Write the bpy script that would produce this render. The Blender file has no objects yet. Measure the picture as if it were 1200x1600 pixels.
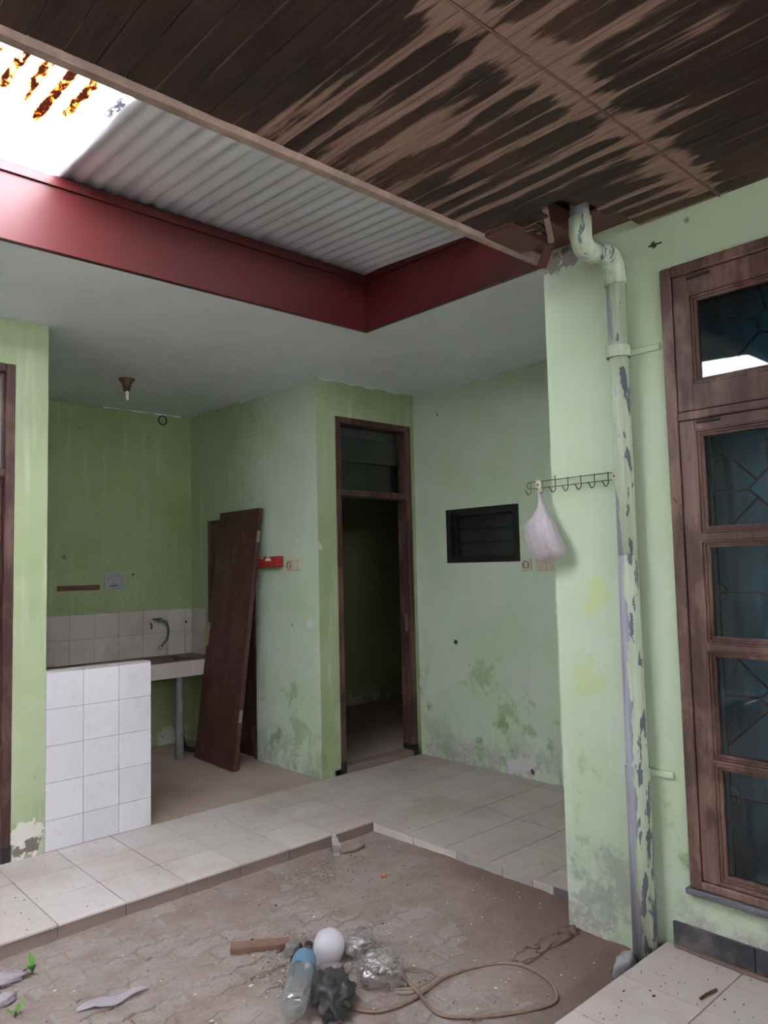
import bpy, bmesh, math, random
from mathutils import Vector, Matrix, noise
R = random.Random(7)
S = bpy.context.scene
COL = S.collection

# ---------------------------------------------------------------- camera
cam = bpy.data.cameras.new('camera'); camo = bpy.data.objects.new('camera', cam); COL.objects.link(camo)
yaw, pitch, roll = math.radians(47.3577), math.radians(4.0841), math.radians(-1.3504)
fw = Vector((math.cos(pitch)*math.cos(yaw), math.cos(pitch)*math.sin(yaw), math.sin(pitch)))
r0 = Vector((math.sin(yaw), -math.cos(yaw), 0)); u0 = r0.cross(fw)
rr = r0*math.cos(roll) + u0*math.sin(roll); uu = u0*math.cos(roll) - r0*math.sin(roll)
mw = Matrix((rr, uu, -fw)).transposed().to_4x4(); mw.translation = (0, 0, 1.54)
camo.matrix_world = mw
cam.sensor_fit = 'VERTICAL'; cam.sensor_height = 36; cam.lens = 36*1179.24/1600
cam.clip_start = .02
S.camera = camo
# ---------------------------------------------------------------- sky: even, bright overcast
w = bpy.data.worlds.new('sky'); S.world = w; w.use_nodes = True
bg = w.node_tree.nodes['Background']
bg.inputs[0].default_value = (.97, .945, 1.0, 1); bg.inputs[1].default_value = 13.5
S.view_settings.view_transform = 'Standard'; S.view_settings.look = 'None'
S.view_settings.gamma = 1; S.view_settings.use_curve_mapping = False
S.view_settings.exposure = 1.15

# ---------------------------------------------------------------- material helpers
def srgb(r, g, b):
    f = lambda c: (c/255/12.92 if c/255 <= .04045 else ((c/255+.055)/1.055)**2.4)
    return (f(r), f(g), f(b), 1)
class NT:
    def __init__(s, name):
        s.m = bpy.data.materials.new(name); s.m.use_nodes = True
        s.t = s.m.node_tree; s.b = s.t.nodes['Principled BSDF']; s.out = s.t.nodes['Material Output']
        s.p = s.n('ShaderNodeNewGeometry')
        s.pos = s.p.outputs['Position']
    def n(s, typ, **k):
        x = s.t.nodes.new(typ)
        for a, v in k.items(): setattr(x, a, v)
        return x
    def L(s, a, b): s.t.links.new(a, b)
    def put(s, sock, v):
        if hasattr(v, 'is_output'): s.L(v, sock)
        else: sock.default_value = v
    def math(s, op, a, b=None, c=None, clamp=False):
        x = s.n('ShaderNodeMath', operation=op, use_clamp=clamp)
        for i, v in enumerate((a, b, c)):
            if v is not None: s.put(x.inputs[i], v)
        return x.outputs[0]
    def scale(s, vec, sc):
        x = s.n('ShaderNodeVectorMath', operation='MULTIPLY'); s.put(x.inputs[0], vec); x.inputs[1].default_value = sc
        return x.outputs[0]
    def noise(s, sc=1., det=4, rough=.6, stretch=(1, 1, 1), off=0., vec=None, dist=0.):
        v = s.scale(vec or s.pos, stretch)
        if off:
            a = s.n('ShaderNodeVectorMath', operation='ADD'); s.L(v, a.inputs[0]); a.inputs[1].default_value = (off, off*1.7, off*.6); v = a.outputs[0]
        x = s.n('ShaderNodeTexNoise'); s.L(v, x.inputs['Vector'])
        x.inputs['Scale'].default_value = sc; x.inputs['Detail'].default_value = det; x.inputs['Roughness'].default_value = rough
        x.inputs['Distortion'].default_value = dist
        return x.outputs['Fac']
    def step(s, v, lo, hi, a=0., b=1.):
        x = s.n('ShaderNodeMapRange', interpolation_type='SMOOTHSTEP'); s.put(x.inputs[0], v)
        x.inputs[1].default_value = lo; x.inputs[2].default_value = hi; x.inputs[3].default_value = a; x.inputs[4].default_value = b
        return x.outputs[0]
    def mix(s, f, a, b):
        x = s.n('ShaderNodeMix', data_type='RGBA'); s.put(x.inputs[0], f); s.put(x.inputs[6], a); s.put(x.inputs[7], b)
        return x.outputs[2]
    def xyz(s, v=None):
        x = s.n('ShaderNodeSeparateXYZ'); s.L(v or s.pos, x.inputs[0]); return x.outputs
    def spot(s, p, r, n, soft=False):
        """irregular blot of radius r round point p; n = noise output that frays its rim"""
        x = s.n('ShaderNodeVectorMath', operation='DISTANCE'); s.L(s.pos, x.inputs[0]); x.inputs[1].default_value = p
        big = r > .05
        d = s.math('ADD', x.outputs['Value'], s.math('MULTIPLY', s.math('SUBTRACT', n, .5), (5. if big else 2.2)*r))
        return s.step(d, r*(.35 if soft else .92), r*(1.35 if soft else 1.02), (.62 if soft else 1.), 0.)
    def fin(s, col, rough=.6, bump=None, bstr=.3, bdist=.005, spec=.5, metal=0.):
        s.put(s.b.inputs['Base Color'], col); s.put(s.b.inputs['Roughness'], rough)
        s.b.inputs['Specular IOR Level'].default_value = spec; s.b.inputs['Metallic'].default_value = metal
        if bump is not None:
            b = s.n('ShaderNodeBump'); b.inputs['Strength'].default_value = bstr; b.inputs['Distance'].default_value = bdist
            s.L(bump, b.inputs['Height']); s.L(b.outputs[0], s.b.inputs['Normal'])
        return s.m

def simple(name, c, rough=.6, var=.12, sc=18, metal=0., spec=.5, stretch=(1, 1, 1)):
    t = NT(name); n = t.noise(sc, 4, .6, stretch)
    d = tuple(x*(1-var) for x in c[:3])+(1,); l = tuple(min(1, x*(1+var)) for x in c[:3])+(1,)
    return t.fin(t.mix(t.step(n, .3, .7), d, l), rough, n, .15, .002, spec, metal)

def paint_wall(name='green_wall_paint', shaded=False):
    t = NT(name); x, y, z = t.xyz()
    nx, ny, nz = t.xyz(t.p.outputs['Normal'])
    big = t.noise(1.3, 3, .6); mid = t.noise(5, 5, .65, off=3.1); fine = t.noise(60, 4, .7, off=7); streak = t.noise(1.5, 4, .6, (9, 9, .7), off=11)
    front = t.step(t.math('ABSOLUTE', ny), .4, .8)                      # walls facing along y get a stronger green
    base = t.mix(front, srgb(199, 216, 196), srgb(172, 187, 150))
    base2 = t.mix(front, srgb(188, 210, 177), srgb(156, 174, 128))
    if shaded: base, base2 = srgb(142, 162, 116), srgb(128, 150, 100)          # kitchen shade put into the colour as a darker green
    col = t.mix(t.step(big, .35, .68), base, base2)
    if not shaded:      # recess shade painted on the partition too, growing inwards from a ragged edge
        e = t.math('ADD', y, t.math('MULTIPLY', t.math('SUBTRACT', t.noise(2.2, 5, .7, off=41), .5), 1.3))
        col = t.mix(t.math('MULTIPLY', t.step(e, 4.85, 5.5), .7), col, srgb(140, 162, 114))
    # chalky pale wash marks that run down the wall
    col = t.mix(t.math('MULTIPLY', t.step(streak, .52, .75), t.step(z, .2, 1.6, .75, .35) if not shaded else .12), col, srgb(207, 219, 205))
    # moss bloom low on the walls
    moss = t.math('MULTIPLY', t.step(mid, .56, .68), t.step(z, .35, 1.05, .8, 0.))
    col = t.mix(moss, col, srgb(124, 156, 96))
    damp = t.math('MULTIPLY', t.step(t.noise(4, 5, .7, off=23), .42, .62), t.step(z, .08, .5, .6, 0.))
    col = t.mix(damp, col, srgb(128, 138, 122))
    # peeled skirting zone with bare plaster
    peel = t.math('MULTIPLY', t.step(t.noise(6.5, 5, .6, off=31), .55, .575), t.step(z, .16, .27, 1., 0.))
    # pale speckles on the kitchen walls, fading out upwards
    speck = t.math('MULTIPLY', t.math('MULTIPLY', t.step(t.noise(95, 3, .7, off=5), .52, .62), t.step(y, 4.9, 5.6)), t.step(z, 2.15, 1.5, .0, .55))
    col = t.mix(speck, col, srgb(196, 190, 150))
    plaster = t.mix(t.step(fine, .4, .6), srgb(196, 196, 192), srgb(170, 168, 162))
    col = t.mix(peel, col, plaster)
    for p, r, c in (((4.29, 3.29, .14), .085, srgb(206, 206, 206)), ((4.29, 3.40, .12), .05, srgb(206, 206, 206)), ((4.29, 4.24, .6), .035, srgb(203, 205, 203)),
                    ((4.29, 3.261, .682), .03, srgb(205, 203, 203)), ((3.3, 4.40, 1.14), .035, srgb(216, 216, 220)), ((3.31, 4.285, 1.69), .03, srgb(205, 205, 200)),
                    ((3.3, 4.62, 1.12), .012, srgb(140, 140, 130)), ((1.33, 4.285, .15), .085, srgb(214, 212, 204)), ((1.37, 4.285, .12), .045, srgb(120, 112, 104)), ((1.30, 4.285, .10), .03, srgb(126, 118, 110)),
                    ((4.29, 3.892, .953), .013, srgb(45, 50, 42)), ((4.29, 4.02, 2.72), .008, srgb(60, 64, 50)), ((4.29, 3.22, .11), .018, srgb(120, 82, 60)),
                    ((2.19, 6.133, 1.667), .016, srgb(50, 56, 38)), ((2.3, 6.133, 2.72), .01, srgb(50, 56, 38)), ((2.9, 6.133, 2.7), .01, srgb(50, 56, 38)), ((2.76, 6.133, 1.52), .01, srgb(60, 56, 38)),
                    ((2.793, 1.80, .14), .10, srgb(152, 160, 152)), ((2.793, 1.70, .24), .10, srgb(150, 160, 150)), ((2.793, 1.89, 2.86), .05, srgb(150, 150, 142)), ((2.793, 1.80, 2.87), .05, srgb(146, 146, 140)),
                    ((2.793, 1.74, 1.40), .075, srgb(196, 214, 140)), ((2.793, 1.79, 1.06), .07, srgb(186, 206, 140)), ((4.29, 3.65, .72), .1, srgb(150, 178, 118)), ((4.29, 3.42, .5), .08, srgb(142, 172, 112)), ((4.29, 3.23, .38), .06, srgb(142, 172, 112)),
                    ((3.3, 4.55, .34), .11, srgb(140, 172, 116)), ((2.793, 1.27, 2.84), .012, srgb(70, 74, 62)), ((2.793, 1.41, 2.79), .014, srgb(90, 92, 80))):
        col = t.mix(t.spot(p, r, t.noise(13, 5, .65, off=p[1]*9) if r > .05 else t.noise(34, 4, .6, off=p[1]), c[1] > c[0]*1.1), col, c)
    # two hair scratches on the wall end
    h = t.math('ADD', fine, t.math('MULTIPLY', mid, .5))
    return t.fin(col, .62, h, .25, .003, .35)

def plaster_white():
    t = NT('white_ceiling_paint'); n = t.noise(2.2, 4, .6); f = t.noise(25, 4, .6, off=4)
    col = t.mix(t.step(n, .35, .7), srgb(226, 234, 240), srgb(216, 226, 232))
    return t.fin(col, .6, f, .08, .002, .35)

def ceiling_wood():
    t = NT('peeling_ceiling_varnish'); x, y, z = t.xyz()
    PIT = .0845
    fr = t.math('ABSOLUTE', t.math('SUBTRACT', t.math('FRACT', t.math('DIVIDE', t.math('SUBTRACT', x, .0785), PIT)), .5))   # .5 at a seam
    seam = t.math('MULTIPLY', fr, 2.)
    st = t.noise(1., 4, .6, (12, 1.15, 1), dist=.35); st2 = t.noise(1., 5, .7, (40, 2.6, 1), off=9); bl = t.noise(1.35, 3, .5, off=2.)
    wn = t.n('ShaderNodeTexWhiteNoise', noise_dimensions='1D'); t.L(t.math('ROUND', t.math('DIVIDE', t.math('SUBTRACT', x, .0785), PIT)), wn.inputs['W'])
    # where rain got in the varnish has gone
    mask = t.math('MULTIPLY', t.step(x, .95, 1.45), t.step(t.math('ADD', x, t.math('MULTIPLY', y, -1.6)), .55, 1.15, 1., .42))
    v = t.math('ADD', t.math('MULTIPLY', t.math('MULTIPLY', t.math('POWER', seam, 3.), .27), t.math('MULTIPLY', t.step(mask, .3, .9, .35, 1.), t.step(wn.outputs[0], 0., 1., .1, 1.5))), t.math('ADD', t.math('MULTIPLY', st, .62), t.math('MULTIPLY', st2, .36)))
    v = t.math('ADD', v, t.math('MULTIPLY', t.math('SUBTRACT', bl, .5), .55))
    v = t.math('ADD', v, t.math('SUBTRACT', t.math('MULTIPLY', mask, .32), .245))
    j = t.math('ABSOLUTE', t.math('SUBTRACT', y, 1.14))
    v = t.math('ADD', v, t.math('MULTIPLY', t.step(j, .0, .13, .16, 0.), t.step(x, 1., 1.3)))
    bare = t.step(v, .60, .68)
    line = t.math('MULTIPLY', t.math('MULTIPLY', t.step(seam, .93, .97), t.step(t.noise(1., 3, .6, (9, 1.3, 1), off=21), .44, .6)), .6)
    bare = t.math('MAXIMUM', bare, line)
    g = t.noise(1., 4, .6, (70, 4, 1), off=5)
    dark = t.mix(t.step(g, .35, .65), srgb(48, 37, 34), srgb(66, 51, 46))
    dark = t.mix(t.step(t.noise(2, 4, .6, off=8), .5, .7), dark, srgb(84, 60, 48))
    tan = t.mix(t.step(g, .3, .7), srgb(142, 114, 102), srgb(168, 140, 126))
    tan = t.mix(t.math('MULTIPLY', t.step(st2, .60, .72), .7), tan, srgb(176, 146, 104))
    col = t.mix(bare, dark, tan)
    return t.fin(col, .6, t.math('ADD', g, bare), .3, .003, .3)

def old_wood(name, a, b, c, stretch=(30, 30, 2.2)):
    t = NT(name); g = t.noise(1., 5, .65, stretch); bl = t.noise(6., 4, .6, (1, 1, .55), off=4); bl2 = t.noise(9, 4, .6, (1, 1, .35), off=14)
    col = t.mix(t.step(g, .3, .7), a, b)
    col = t.mix(t.step(bl, .46, .58), col, t.mix(t.step(g, .3, .7), b, c))
    col = t.mix(t.math('MULTIPLY', t.step(bl2, .56, .66), .6), col, a)
    return t.fin(col, .5, g, .3, .003, .4)

def tile_mat(name, c, c2, dirt, rough=.25, amt=.55, lo=.45, hi=.72):
    t = NT(name); n = t.noise(1.7, 5, .65, off=2); f = t.noise(22, 5, .7, off=6); oi = t.n('ShaderNodeObjectInfo')
    col = t.mix(oi.outputs['Random'], c, c2)
    col = t.mix(t.math('MULTIPLY', t.step(n, lo, hi), amt), col, dirt)
    col = t.mix(t.math('MULTIPLY', t.step(f, .55, .7), .3), col, dirt)
    return t.fin(col, t.step(n, .3, .7, rough, min(1, rough+.3)), f, .05, .001, .4)

def floor_tile_mat():
    t = NT('beige_floor_tile'); x, y, z = t.xyz(); n = t.noise(1.7, 5, .65, off=2); f = t.noise(24, 5, .7, off=6); oi = t.n('ShaderNodeObjectInfo')
    col = t.mix(oi.outputs['Random'], srgb(208, 200, 196), srgb(198, 190, 186))
    dusty = t.math('ADD', t.step(x, 1.8, 3.2, 0., .55), t.math('MULTIPLY', t.step(n, .4, .7), .35))       # trodden-in dust by the doors
    col = t.mix(dusty, col, srgb(160, 147, 137))
    col = t.mix(t.math('MULTIPLY', t.step(f, .56, .7), .35), col, srgb(140, 124, 112))
    return t.fin(col, t.step(dusty, 0, .7, .32, .7), f, .06, .001, .35)

def dirt_mat():
    t = NT('dusty_soil'); x, y, z = t.xyz(); n = t.noise(3, 5, .65); f = t.noise(40, 5, .7, off=5); g = t.noise(140, 3, .7, off=9)
    col = t.mix(t.step(n, .35, .68), srgb(156, 142, 136), srgb(136, 120, 113))
    loose = t.step(t.math('ADD', x, t.math('MULTIPLY', y, -.55)), 1.15, 1.6)                   # dark loose soil by the wall end
    col = t.mix(t.math('MULTIPLY', loose, .8), col, srgb(116, 93, 83))
    col = t.mix(t.math('MULTIPLY', t.step(f, .5, .7), .5), col, srgb(120, 104, 97))
    col = t.mix(t.math('MULTIPLY', t.step(g, .66, .72), .6), col, srgb(178, 165, 152))
    return t.fin(col, .9, t.math('ADD', f, t.math('MULTIPLY', g, .5)), .5, .008, .2)

def paver_mat():
    t = NT('paver_concrete'); n = t.noise(5, 5, .65); f = t.noise(60, 5, .7, off=5)
    col = t.mix(t.step(n, .35, .68), srgb(160, 149, 144), srgb(140, 127, 121))
    col = t.mix(t.math('MULTIPLY', t.step(f, .5, .7), .45), col, srgb(108, 94, 87))
    return t.fin(col, .9, f, .5, .006, .2)

def pipe_mat():
    t = NT('flaking_pipe_paint'); x, y, z = t.xyz(); nx, ny, nz = t.xyz(t.p.outputs['Normal'])
    n = t.noise(1., 5, .6, (26, 26, 7), off=3); n2 = t.noise(1, 4, .6, (60, 60, 3.2), off=8)
    green = t.mix(t.step(n2, .35, .65), srgb(190, 205, 182), srgb(172, 188, 162))
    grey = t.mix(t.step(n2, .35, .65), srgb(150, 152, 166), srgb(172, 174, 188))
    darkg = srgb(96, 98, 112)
    v = t.math('ADD', n, t.step(z, .5, 1.75, .06, -.02))
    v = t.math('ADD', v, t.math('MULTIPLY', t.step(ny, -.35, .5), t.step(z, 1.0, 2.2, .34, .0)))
    v = t.math('ADD', v, t.math('MULTIPLY', t.step(t.math('ABSOLUTE', t.math('SUBTRACT', z, 2.5)), .08, .17, .14, 0.), t.step(ny, -.3, .3)))
    v = t.math('ADD', v, t.step(z, 2.78, 2.80, 0., 0.02))
    v = t.math('SUBTRACT', v, t.math('MULTIPLY', t.step(z, 2.30, 2.36), t.step(z, 2.42, 2.40, 0., .3)))
    bare = t.step(v, .565, .585)
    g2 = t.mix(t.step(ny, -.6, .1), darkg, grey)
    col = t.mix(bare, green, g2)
    return t.fin(col, .45, t.math('ADD', t.math('MULTIPLY', bare, -1.), n2), .35, .002, .5)

def skylight_mat():
    t = NT('clear_fibreglass_sheet'); x, y, z = t.xyz()
    y = t.math('ADD', y, t.math('MULTIPLY', t.math('SUBTRACT', t.noise(1., 2, .5, (11, 1.5, 1), off=17), .5), .5))
    n = t.noise(1., 5, .72, (30, 13, 1), off=3, dist=.6); edge = t.noise(1, 5, .7, (30, 14, 1), off=12)
    # moss and rust lodged in the sheet's valleys
    ph = t.math('ABSOLUTE', t.math('SUBTRACT', t.math('FRACT', t.math('DIVIDE', t.math('SUBTRACT', x, .0225), .0755)), .5))
    val = t.step(ph, .34, .12)
    band = t.math('MULTIPLY', t.step(y, 2.36, 2.46), t.step(y, 2.84, 2.70))
    band = t.math('MULTIPLY', band, t.math('MULTIPLY', t.step(x, 1.01, .98), t.step(x, .3, .4)))
    s1 = t.math('MULTIPLY', val, band)
    v = t.math('ADD', s1, t.math('MULTIPLY', t.math('SUBTRACT', n, .5), 2.6))
    rust = t.step(v, .48, .95); core = t.step(v, .80, 1.05)
    drt = t.math('MULTIPLY', t.math('MULTIPLY', t.step(x, 1.0, 1.085), t.step(y, 2.85, 2.6)), t.step(edge, .44, .5))
    col = t.mix(rust, srgb(248, 250, 252), (.80, .33, .06, 1))
    col = t.mix(core, col, (.05, .018, .008, 1))
    col = t.mix(drt, col, (.09, .09, .10, 1))
    tr = t.n('ShaderNodeBsdfTranslucent'); t.put(tr.inputs[0], col)
    tp = t.n('ShaderNodeBsdfTransparent'); t.put(tp.inputs[0], col)
    gl = t.n('ShaderNodeBsdfGlossy'); gl.inputs['Roughness'].default_value = .3
    m1 = t.n('ShaderNodeMixShader'); m1.inputs[0].default_value = .35; t.L(tr.outputs[0], m1.inputs[1]); t.L(tp.outputs[0], m1.inputs[2])
    m2 = t.n('ShaderNodeMixShader'); m2.inputs[0].default_value = .04; t.L(m1.outputs[0], m2.inputs[1]); t.L(gl.outputs[0], m2.inputs[2])
    t.L(m2.outputs[0], t.out.inputs[0]); return t.m

def glass_mat(name, tint, rough=.02, ior=1.5, base=.03):
    t = NT(name)
    tp = t.n('ShaderNodeBsdfTransparent'); tp.inputs[0].default_value = tint
    gl = t.n('ShaderNodeBsdfGlossy'); gl.inputs['Roughness'].default_value = rough
    fr = t.n('ShaderNodeFresnel'); fr.inputs[0].default_value = ior
    m = t.n('ShaderNodeMixShader'); t.L(t.math('ADD', fr.outputs[0], base, clamp=True), m.inputs[0])
    t.L(tp.outputs[0], m.inputs[1]); t.L(gl.outputs[0], m.inputs[2]); t.L(m.outputs[0], t.out.inputs[0]); return t.m

def film_mat(name, col, clear=.5, rough=.25, gloss=.12, white=.6, pleat=False):
    t = NT(name)
    tp = t.n('ShaderNodeBsdfTransparent'); tp.inputs[0].default_value = (.96, .96, .97, 1)
    di = t.n('ShaderNodeBsdfDiffuse'); di.inputs[0].default_value = col
    tl = t.n('ShaderNodeBsdfTranslucent'); tl.inputs[0].default_value = col
    gl = t.n('ShaderNodeBsdfGlossy'); gl.inputs['Roughness'].default_value = rough
    if pleat:
        bp = t.n('ShaderNodeBump'); bp.inputs['Strength'].default_value = .9; bp.inputs['Distance'].default_value = .01
        t.L(t.noise(1., 4, .65, (70, 70, 16), dist=.6), bp.inputs['Height'])
        for q in (di, tl, gl): t.L(bp.outputs[0], q.inputs['Normal'])
    a = t.n('ShaderNodeMixShader'); a.inputs[0].default_value = white; t.L(tl.outputs[0], a.inputs[1]); t.L(di.outputs[0], a.inputs[2])
    b = t.n('ShaderNodeMixShader'); b.inputs[0].default_value = clear; t.L(a.outputs[0], b.inputs[1]); t.L(tp.outputs[0], b.inputs[2])
    c = t.n('ShaderNodeMixShader'); c.inputs[0].default_value = gloss; t.L(b.outputs[0], c.inputs[1]); t.L(gl.outputs[0], c.inputs[2])
    t.L(c.outputs[0], t.out.inputs[0]); return t.m

M = dict(
    paint=paint_wall(), shaded=paint_wall('shaded_green_wall_paint', True), ceil=plaster_white(), cwood=ceiling_wood(), dirt=dirt_mat(), paver=paver_mat(), pipe=pipe_mat(), sky=skylight_mat(),
    frame=old_wood('weathered_window_wood', srgb(76, 56, 52), srgb(106, 82, 75), srgb(136, 111, 100)),
    dframe=old_wood('dark_door_frame_wood', srgb(62, 40, 38), srgb(84, 58, 54), srgb(112, 84, 74)),
    leaf=old_wood('dark_brown_door_paint', srgb(66, 38, 36), srgb(80, 48, 44), srgb(98, 66, 60), (12, 12, 3)),
    ftile=floor_tile_mat(), kfloor=tile_mat('dusty_kitchen_floor', srgb(168, 150, 138), srgb(168, 150, 138), srgb(142, 122, 110), .8),
    wtile=tile_mat('white_wall_tile', srgb(216, 216, 221), srgb(208, 208, 214), srgb(186, 184, 184), .18, .4, .55, .8),
    stile=tile_mat('grimy_splash_tile', srgb(198, 192, 188), srgb(186, 180, 176), srgb(158, 146, 138), .3, .6),
    grout=simple('cement_grout', srgb(112, 102, 96), .9, .15), slate2=tile_mat('pale_slate_riser', srgb(172, 170, 168), srgb(182, 176, 170), srgb(140, 130, 124), .6, .5),
    riser=tile_mat('dusty_riser', srgb(146, 130, 122), srgb(134, 118, 110), srgb(120, 100, 92), .8),
    riserw=tile_mat('chalky_riser', srgb(208, 204, 196), srgb(196, 190, 182), srgb(140, 130, 122), .7, .5),
    slate=tile_mat('slate_riser', srgb(116, 118, 126), srgb(96, 98, 106), srgb(140, 136, 132), .5, .5),
    plinth=tile_mat('black_skirting_tile', srgb(58, 60, 66), srgb(70, 72, 78), srgb(128, 120, 116), .45, .8, .44, .56),
    red=simple('red_fascia_enamel', srgb(74, 20, 21), .38, .06, 6, 0, .5),
    redwood=simple('red_brown_joist_paint', srgb(96, 58, 50), .5, .2, 10),
    zinc=simple('dull_zinc_sheet', srgb(206, 213, 219), .42, .06, 3, .25),
    trim=simple('pale_trim_paint', srgb(160, 140, 128), .6, .2, 12),
    black=simple('black_frame_paint', srgb(30, 29, 31), .4, .2, 20), darkboard=simple('dark_void_board', srgb(48, 40, 38), .9, .3),
    glass=glass_mat('window_glass', (.72, .86, .9, 1), .015, 1.5, .02), dglass=glass_mat('dark_glass', (.30, .33, .34, 1), .08),
    dusty=film_mat('dusty_dark_glass', srgb(74, 80, 80), .5, .2, .05), curtain=simple('teal_curtain_cloth', srgb(104, 158, 172), .9, .08, 6), iron=simple('grille_iron', srgb(40, 42, 46), .5),
    wire=simple('rusty_wire', srgb(104, 96, 78), .45, .25, 60, .6), plastic=simple('aged_switch_plastic', srgb(206, 194, 172), .4, .1, 30),
    plastic_dk=simple('socket_well', srgb(96, 78, 64), .5), redbox=simple('red_plastic', srgb(160, 42, 40), .35, .1), whitep=simple('white_plastic', srgb(224, 222, 218), .35, .04),
    brass=simple('worn_brass', srgb(196, 172, 120), .35, .15, 40, .7), greyplate=simple('grey_cover_plate', srgb(148, 150, 156), .5, .12),
    strip=simple('brown_wood_strip', srgb(92, 66, 44), .6, .2, 30), steel=simple('dull_steel', srgb(150, 150, 150), .35, .1, 30, .8), hose=simple('green_hose_rubber', srgb(66, 104, 86), .45, .1),
    postm=simple('grey_post_paint', srgb(112, 118, 118), .6, .15), slab=simple('dirty_counter_cement', srgb(104, 86, 76), .7, .25, 8),
    bag=film_mat('milky_bag_film', srgb(222, 214, 222), .30, .28, .10, .6, True), clear=film_mat('clear_bag_film', srgb(206, 202, 200), .62, .2, .14, .5),
    darkcloth=simple('black_bag_film', srgb(62, 62, 64), .45, .3, 20), bottle=film_mat('bottle_film', srgb(206, 214, 216), .62, .1, .18, .4), blue=film_mat('blue_label_film', srgb(120, 168, 200), .25, .3, .08, .6),
    globe=film_mat('milk_white_globe', srgb(226, 224, 232), .02, .2, .05, .7), cable=simple('beige_cable_sheath', srgb(136, 115, 100), .6, .15, 40), chip=simple('paint_flake', srgb(206, 200, 182), .8, .15, 60),
    chip2=simple('tan_flake', srgb(176, 152, 124), .8, .2, 60), plank=simple('dusty_brown_plank', srgb(126, 98, 84), .8, .15, 12), rust=simple('rusty_steel', srgb(104, 74, 58), .7, .2, 30), food=simple('bag_contents_cloth', srgb(150, 128, 112), .8, .3, 30),
    leafg=simple('weed_leaf', srgb(92, 150, 58), .6, .2), rock=simple('grey_rubble', srgb(150, 148, 152), .8, .2, 25), orange=simple('orange_peel', srgb(206, 120, 82), .7, .15), stone=simple('dusty_stone', srgb(142, 126, 116), .9, .15, 20),
    hookc=simple('dark_hook', srgb(46, 38, 34), .5), conc=simple('grey_concrete', srgb(160, 154, 148), .85, .12, 6))

# ---------------------------------------------------------------- mesh helpers
class MB:
    def __init__(s): s.v = []; s.f = []
    def add(s, vs, fs):
        o = len(s.v); s.v += [tuple(v) for v in vs]; s.f += [tuple(i+o for i in f) for f in fs]; return s
    def box(s, x0, x1, y0, y1, z0, z1, tr=None):
        vs = [(x, y, z) for z in (z0, z1) for y in (y0, y1) for x in (x0, x1)]
        if tr: vs = [tr @ Vector(v) for v in vs]
        return s.add(vs, [(0, 2, 3, 1), (4, 5, 7, 6), (0, 1, 5, 4), (2, 6, 7, 3), (0, 4, 6, 2), (1, 3, 7, 5)])
    def tube(s, pts, rad, n=8, cap=True, closed=False):
        pts = [Vector(p) for p in pts]; rads = rad if isinstance(rad, (list, tuple)) else [rad]*len(pts)
        rings = []; up = None
        for i, p in enumerate(pts):
            a = pts[i-1] if (i or closed) else p; b = pts[(i+1) % len(pts)] if (i < len(pts)-1 or closed) else p
            t = (b-a).normalized()
            if up is None: up = Vector((0, 0, 1)) if abs(t.z) < .9 else Vector((1, 0, 0))
            sd = t.cross(up).normalized(); up = sd.cross(t).normalized()
            rings.append([p+(sd*math.cos(q)+up*math.sin(q))*rads[i] for q in [2*math.pi*k/n for k in range(n)]])
        vs = [v for r in rings for v in r]; fs = []
        m = len(rings)
        for i in range(m if closed else m-1):
            for k in range(n):
                j = (i+1) % m
                fs.append((i*n+k, i*n+(k+1) % n, j*n+(k+1) % n, j*n+k))
        if cap and not closed: fs += [tuple(range(n-1, -1, -1)), tuple((m-1)*n+k for k in range(n))]
        return s.add(vs, fs)
    def lathe(s, prof, n=20, tr=None, cap=False):
        vs = [(r*math.cos(2*math.pi*k/n), r*math.sin(2*math.pi*k/n), z) for r, z in prof for k in range(n)]
        if tr: vs = [tr @ Vector(v) for v in vs]
        fs = [(i*n+k, i*n+(k+1) % n, (i+1)*n+(k+1) % n, (i+1)*n+k) for i in range(len(prof)-1) for k in range(n)]
        if cap: fs += [tuple(range(n-1, -1, -1)), tuple((len(prof)-1)*n+k for k in range(n))]
        return s.add(vs, fs)
    def mesh(s, name, bevel=0, smooth=False):
        me = bpy.data.meshes.new(name); me.from_pydata(s.v, [], s.f)
        bm = bmesh.new(); bm.from_mesh(me)
        bmesh.ops.recalc_face_normals(bm, faces=bm.faces)
        if bevel: bmesh.ops.bevel(bm, geom=list(bm.edges), offset=bevel, segments=1, affect='EDGES', clamp_overlap=True)
        bm.to_mesh(me); bm.free()
        if smooth: me.polygons.foreach_set('use_smooth', [True]*len(me.polygons))
        return me
    def obj(s, name, mat, parent=None, bevel=0, smooth=False):
        return link(name, s.mesh(name, bevel, smooth), mat, parent)
def link(name, me, mat, parent=None):
    o = bpy.data.objects.new(name, me); COL.objects.link(o)
    if mat is not None and not me.materials: me.materials.append(M[mat] if isinstance(mat, str) else mat)
    if parent: o.parent = parent
    return o
def tag(o, label, cat, group=None, kind=None):
    o['label'] = label; o['category'] = cat
    if group: o['group'] = group
    if kind: o['kind'] = kind
    return o
def struct(o, label=None, cat=None):
    o['kind'] = 'structure'
    if label: o['label'] = label; o['category'] = cat
    return o
def empty(name, loc=(0, 0, 0)):
    o = bpy.data.objects.new(name, None); COL.objects.link(o); o.location = loc; o.empty_display_size = .05
    return o
def at(o, parent):
    """keep a part built in world coordinates in place under a moved Empty"""
    o.parent = parent
    if parent.type == 'EMPTY': o.matrix_parent_inverse = Matrix.Translation(-parent.location)
    return o
_pc = {}
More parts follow.
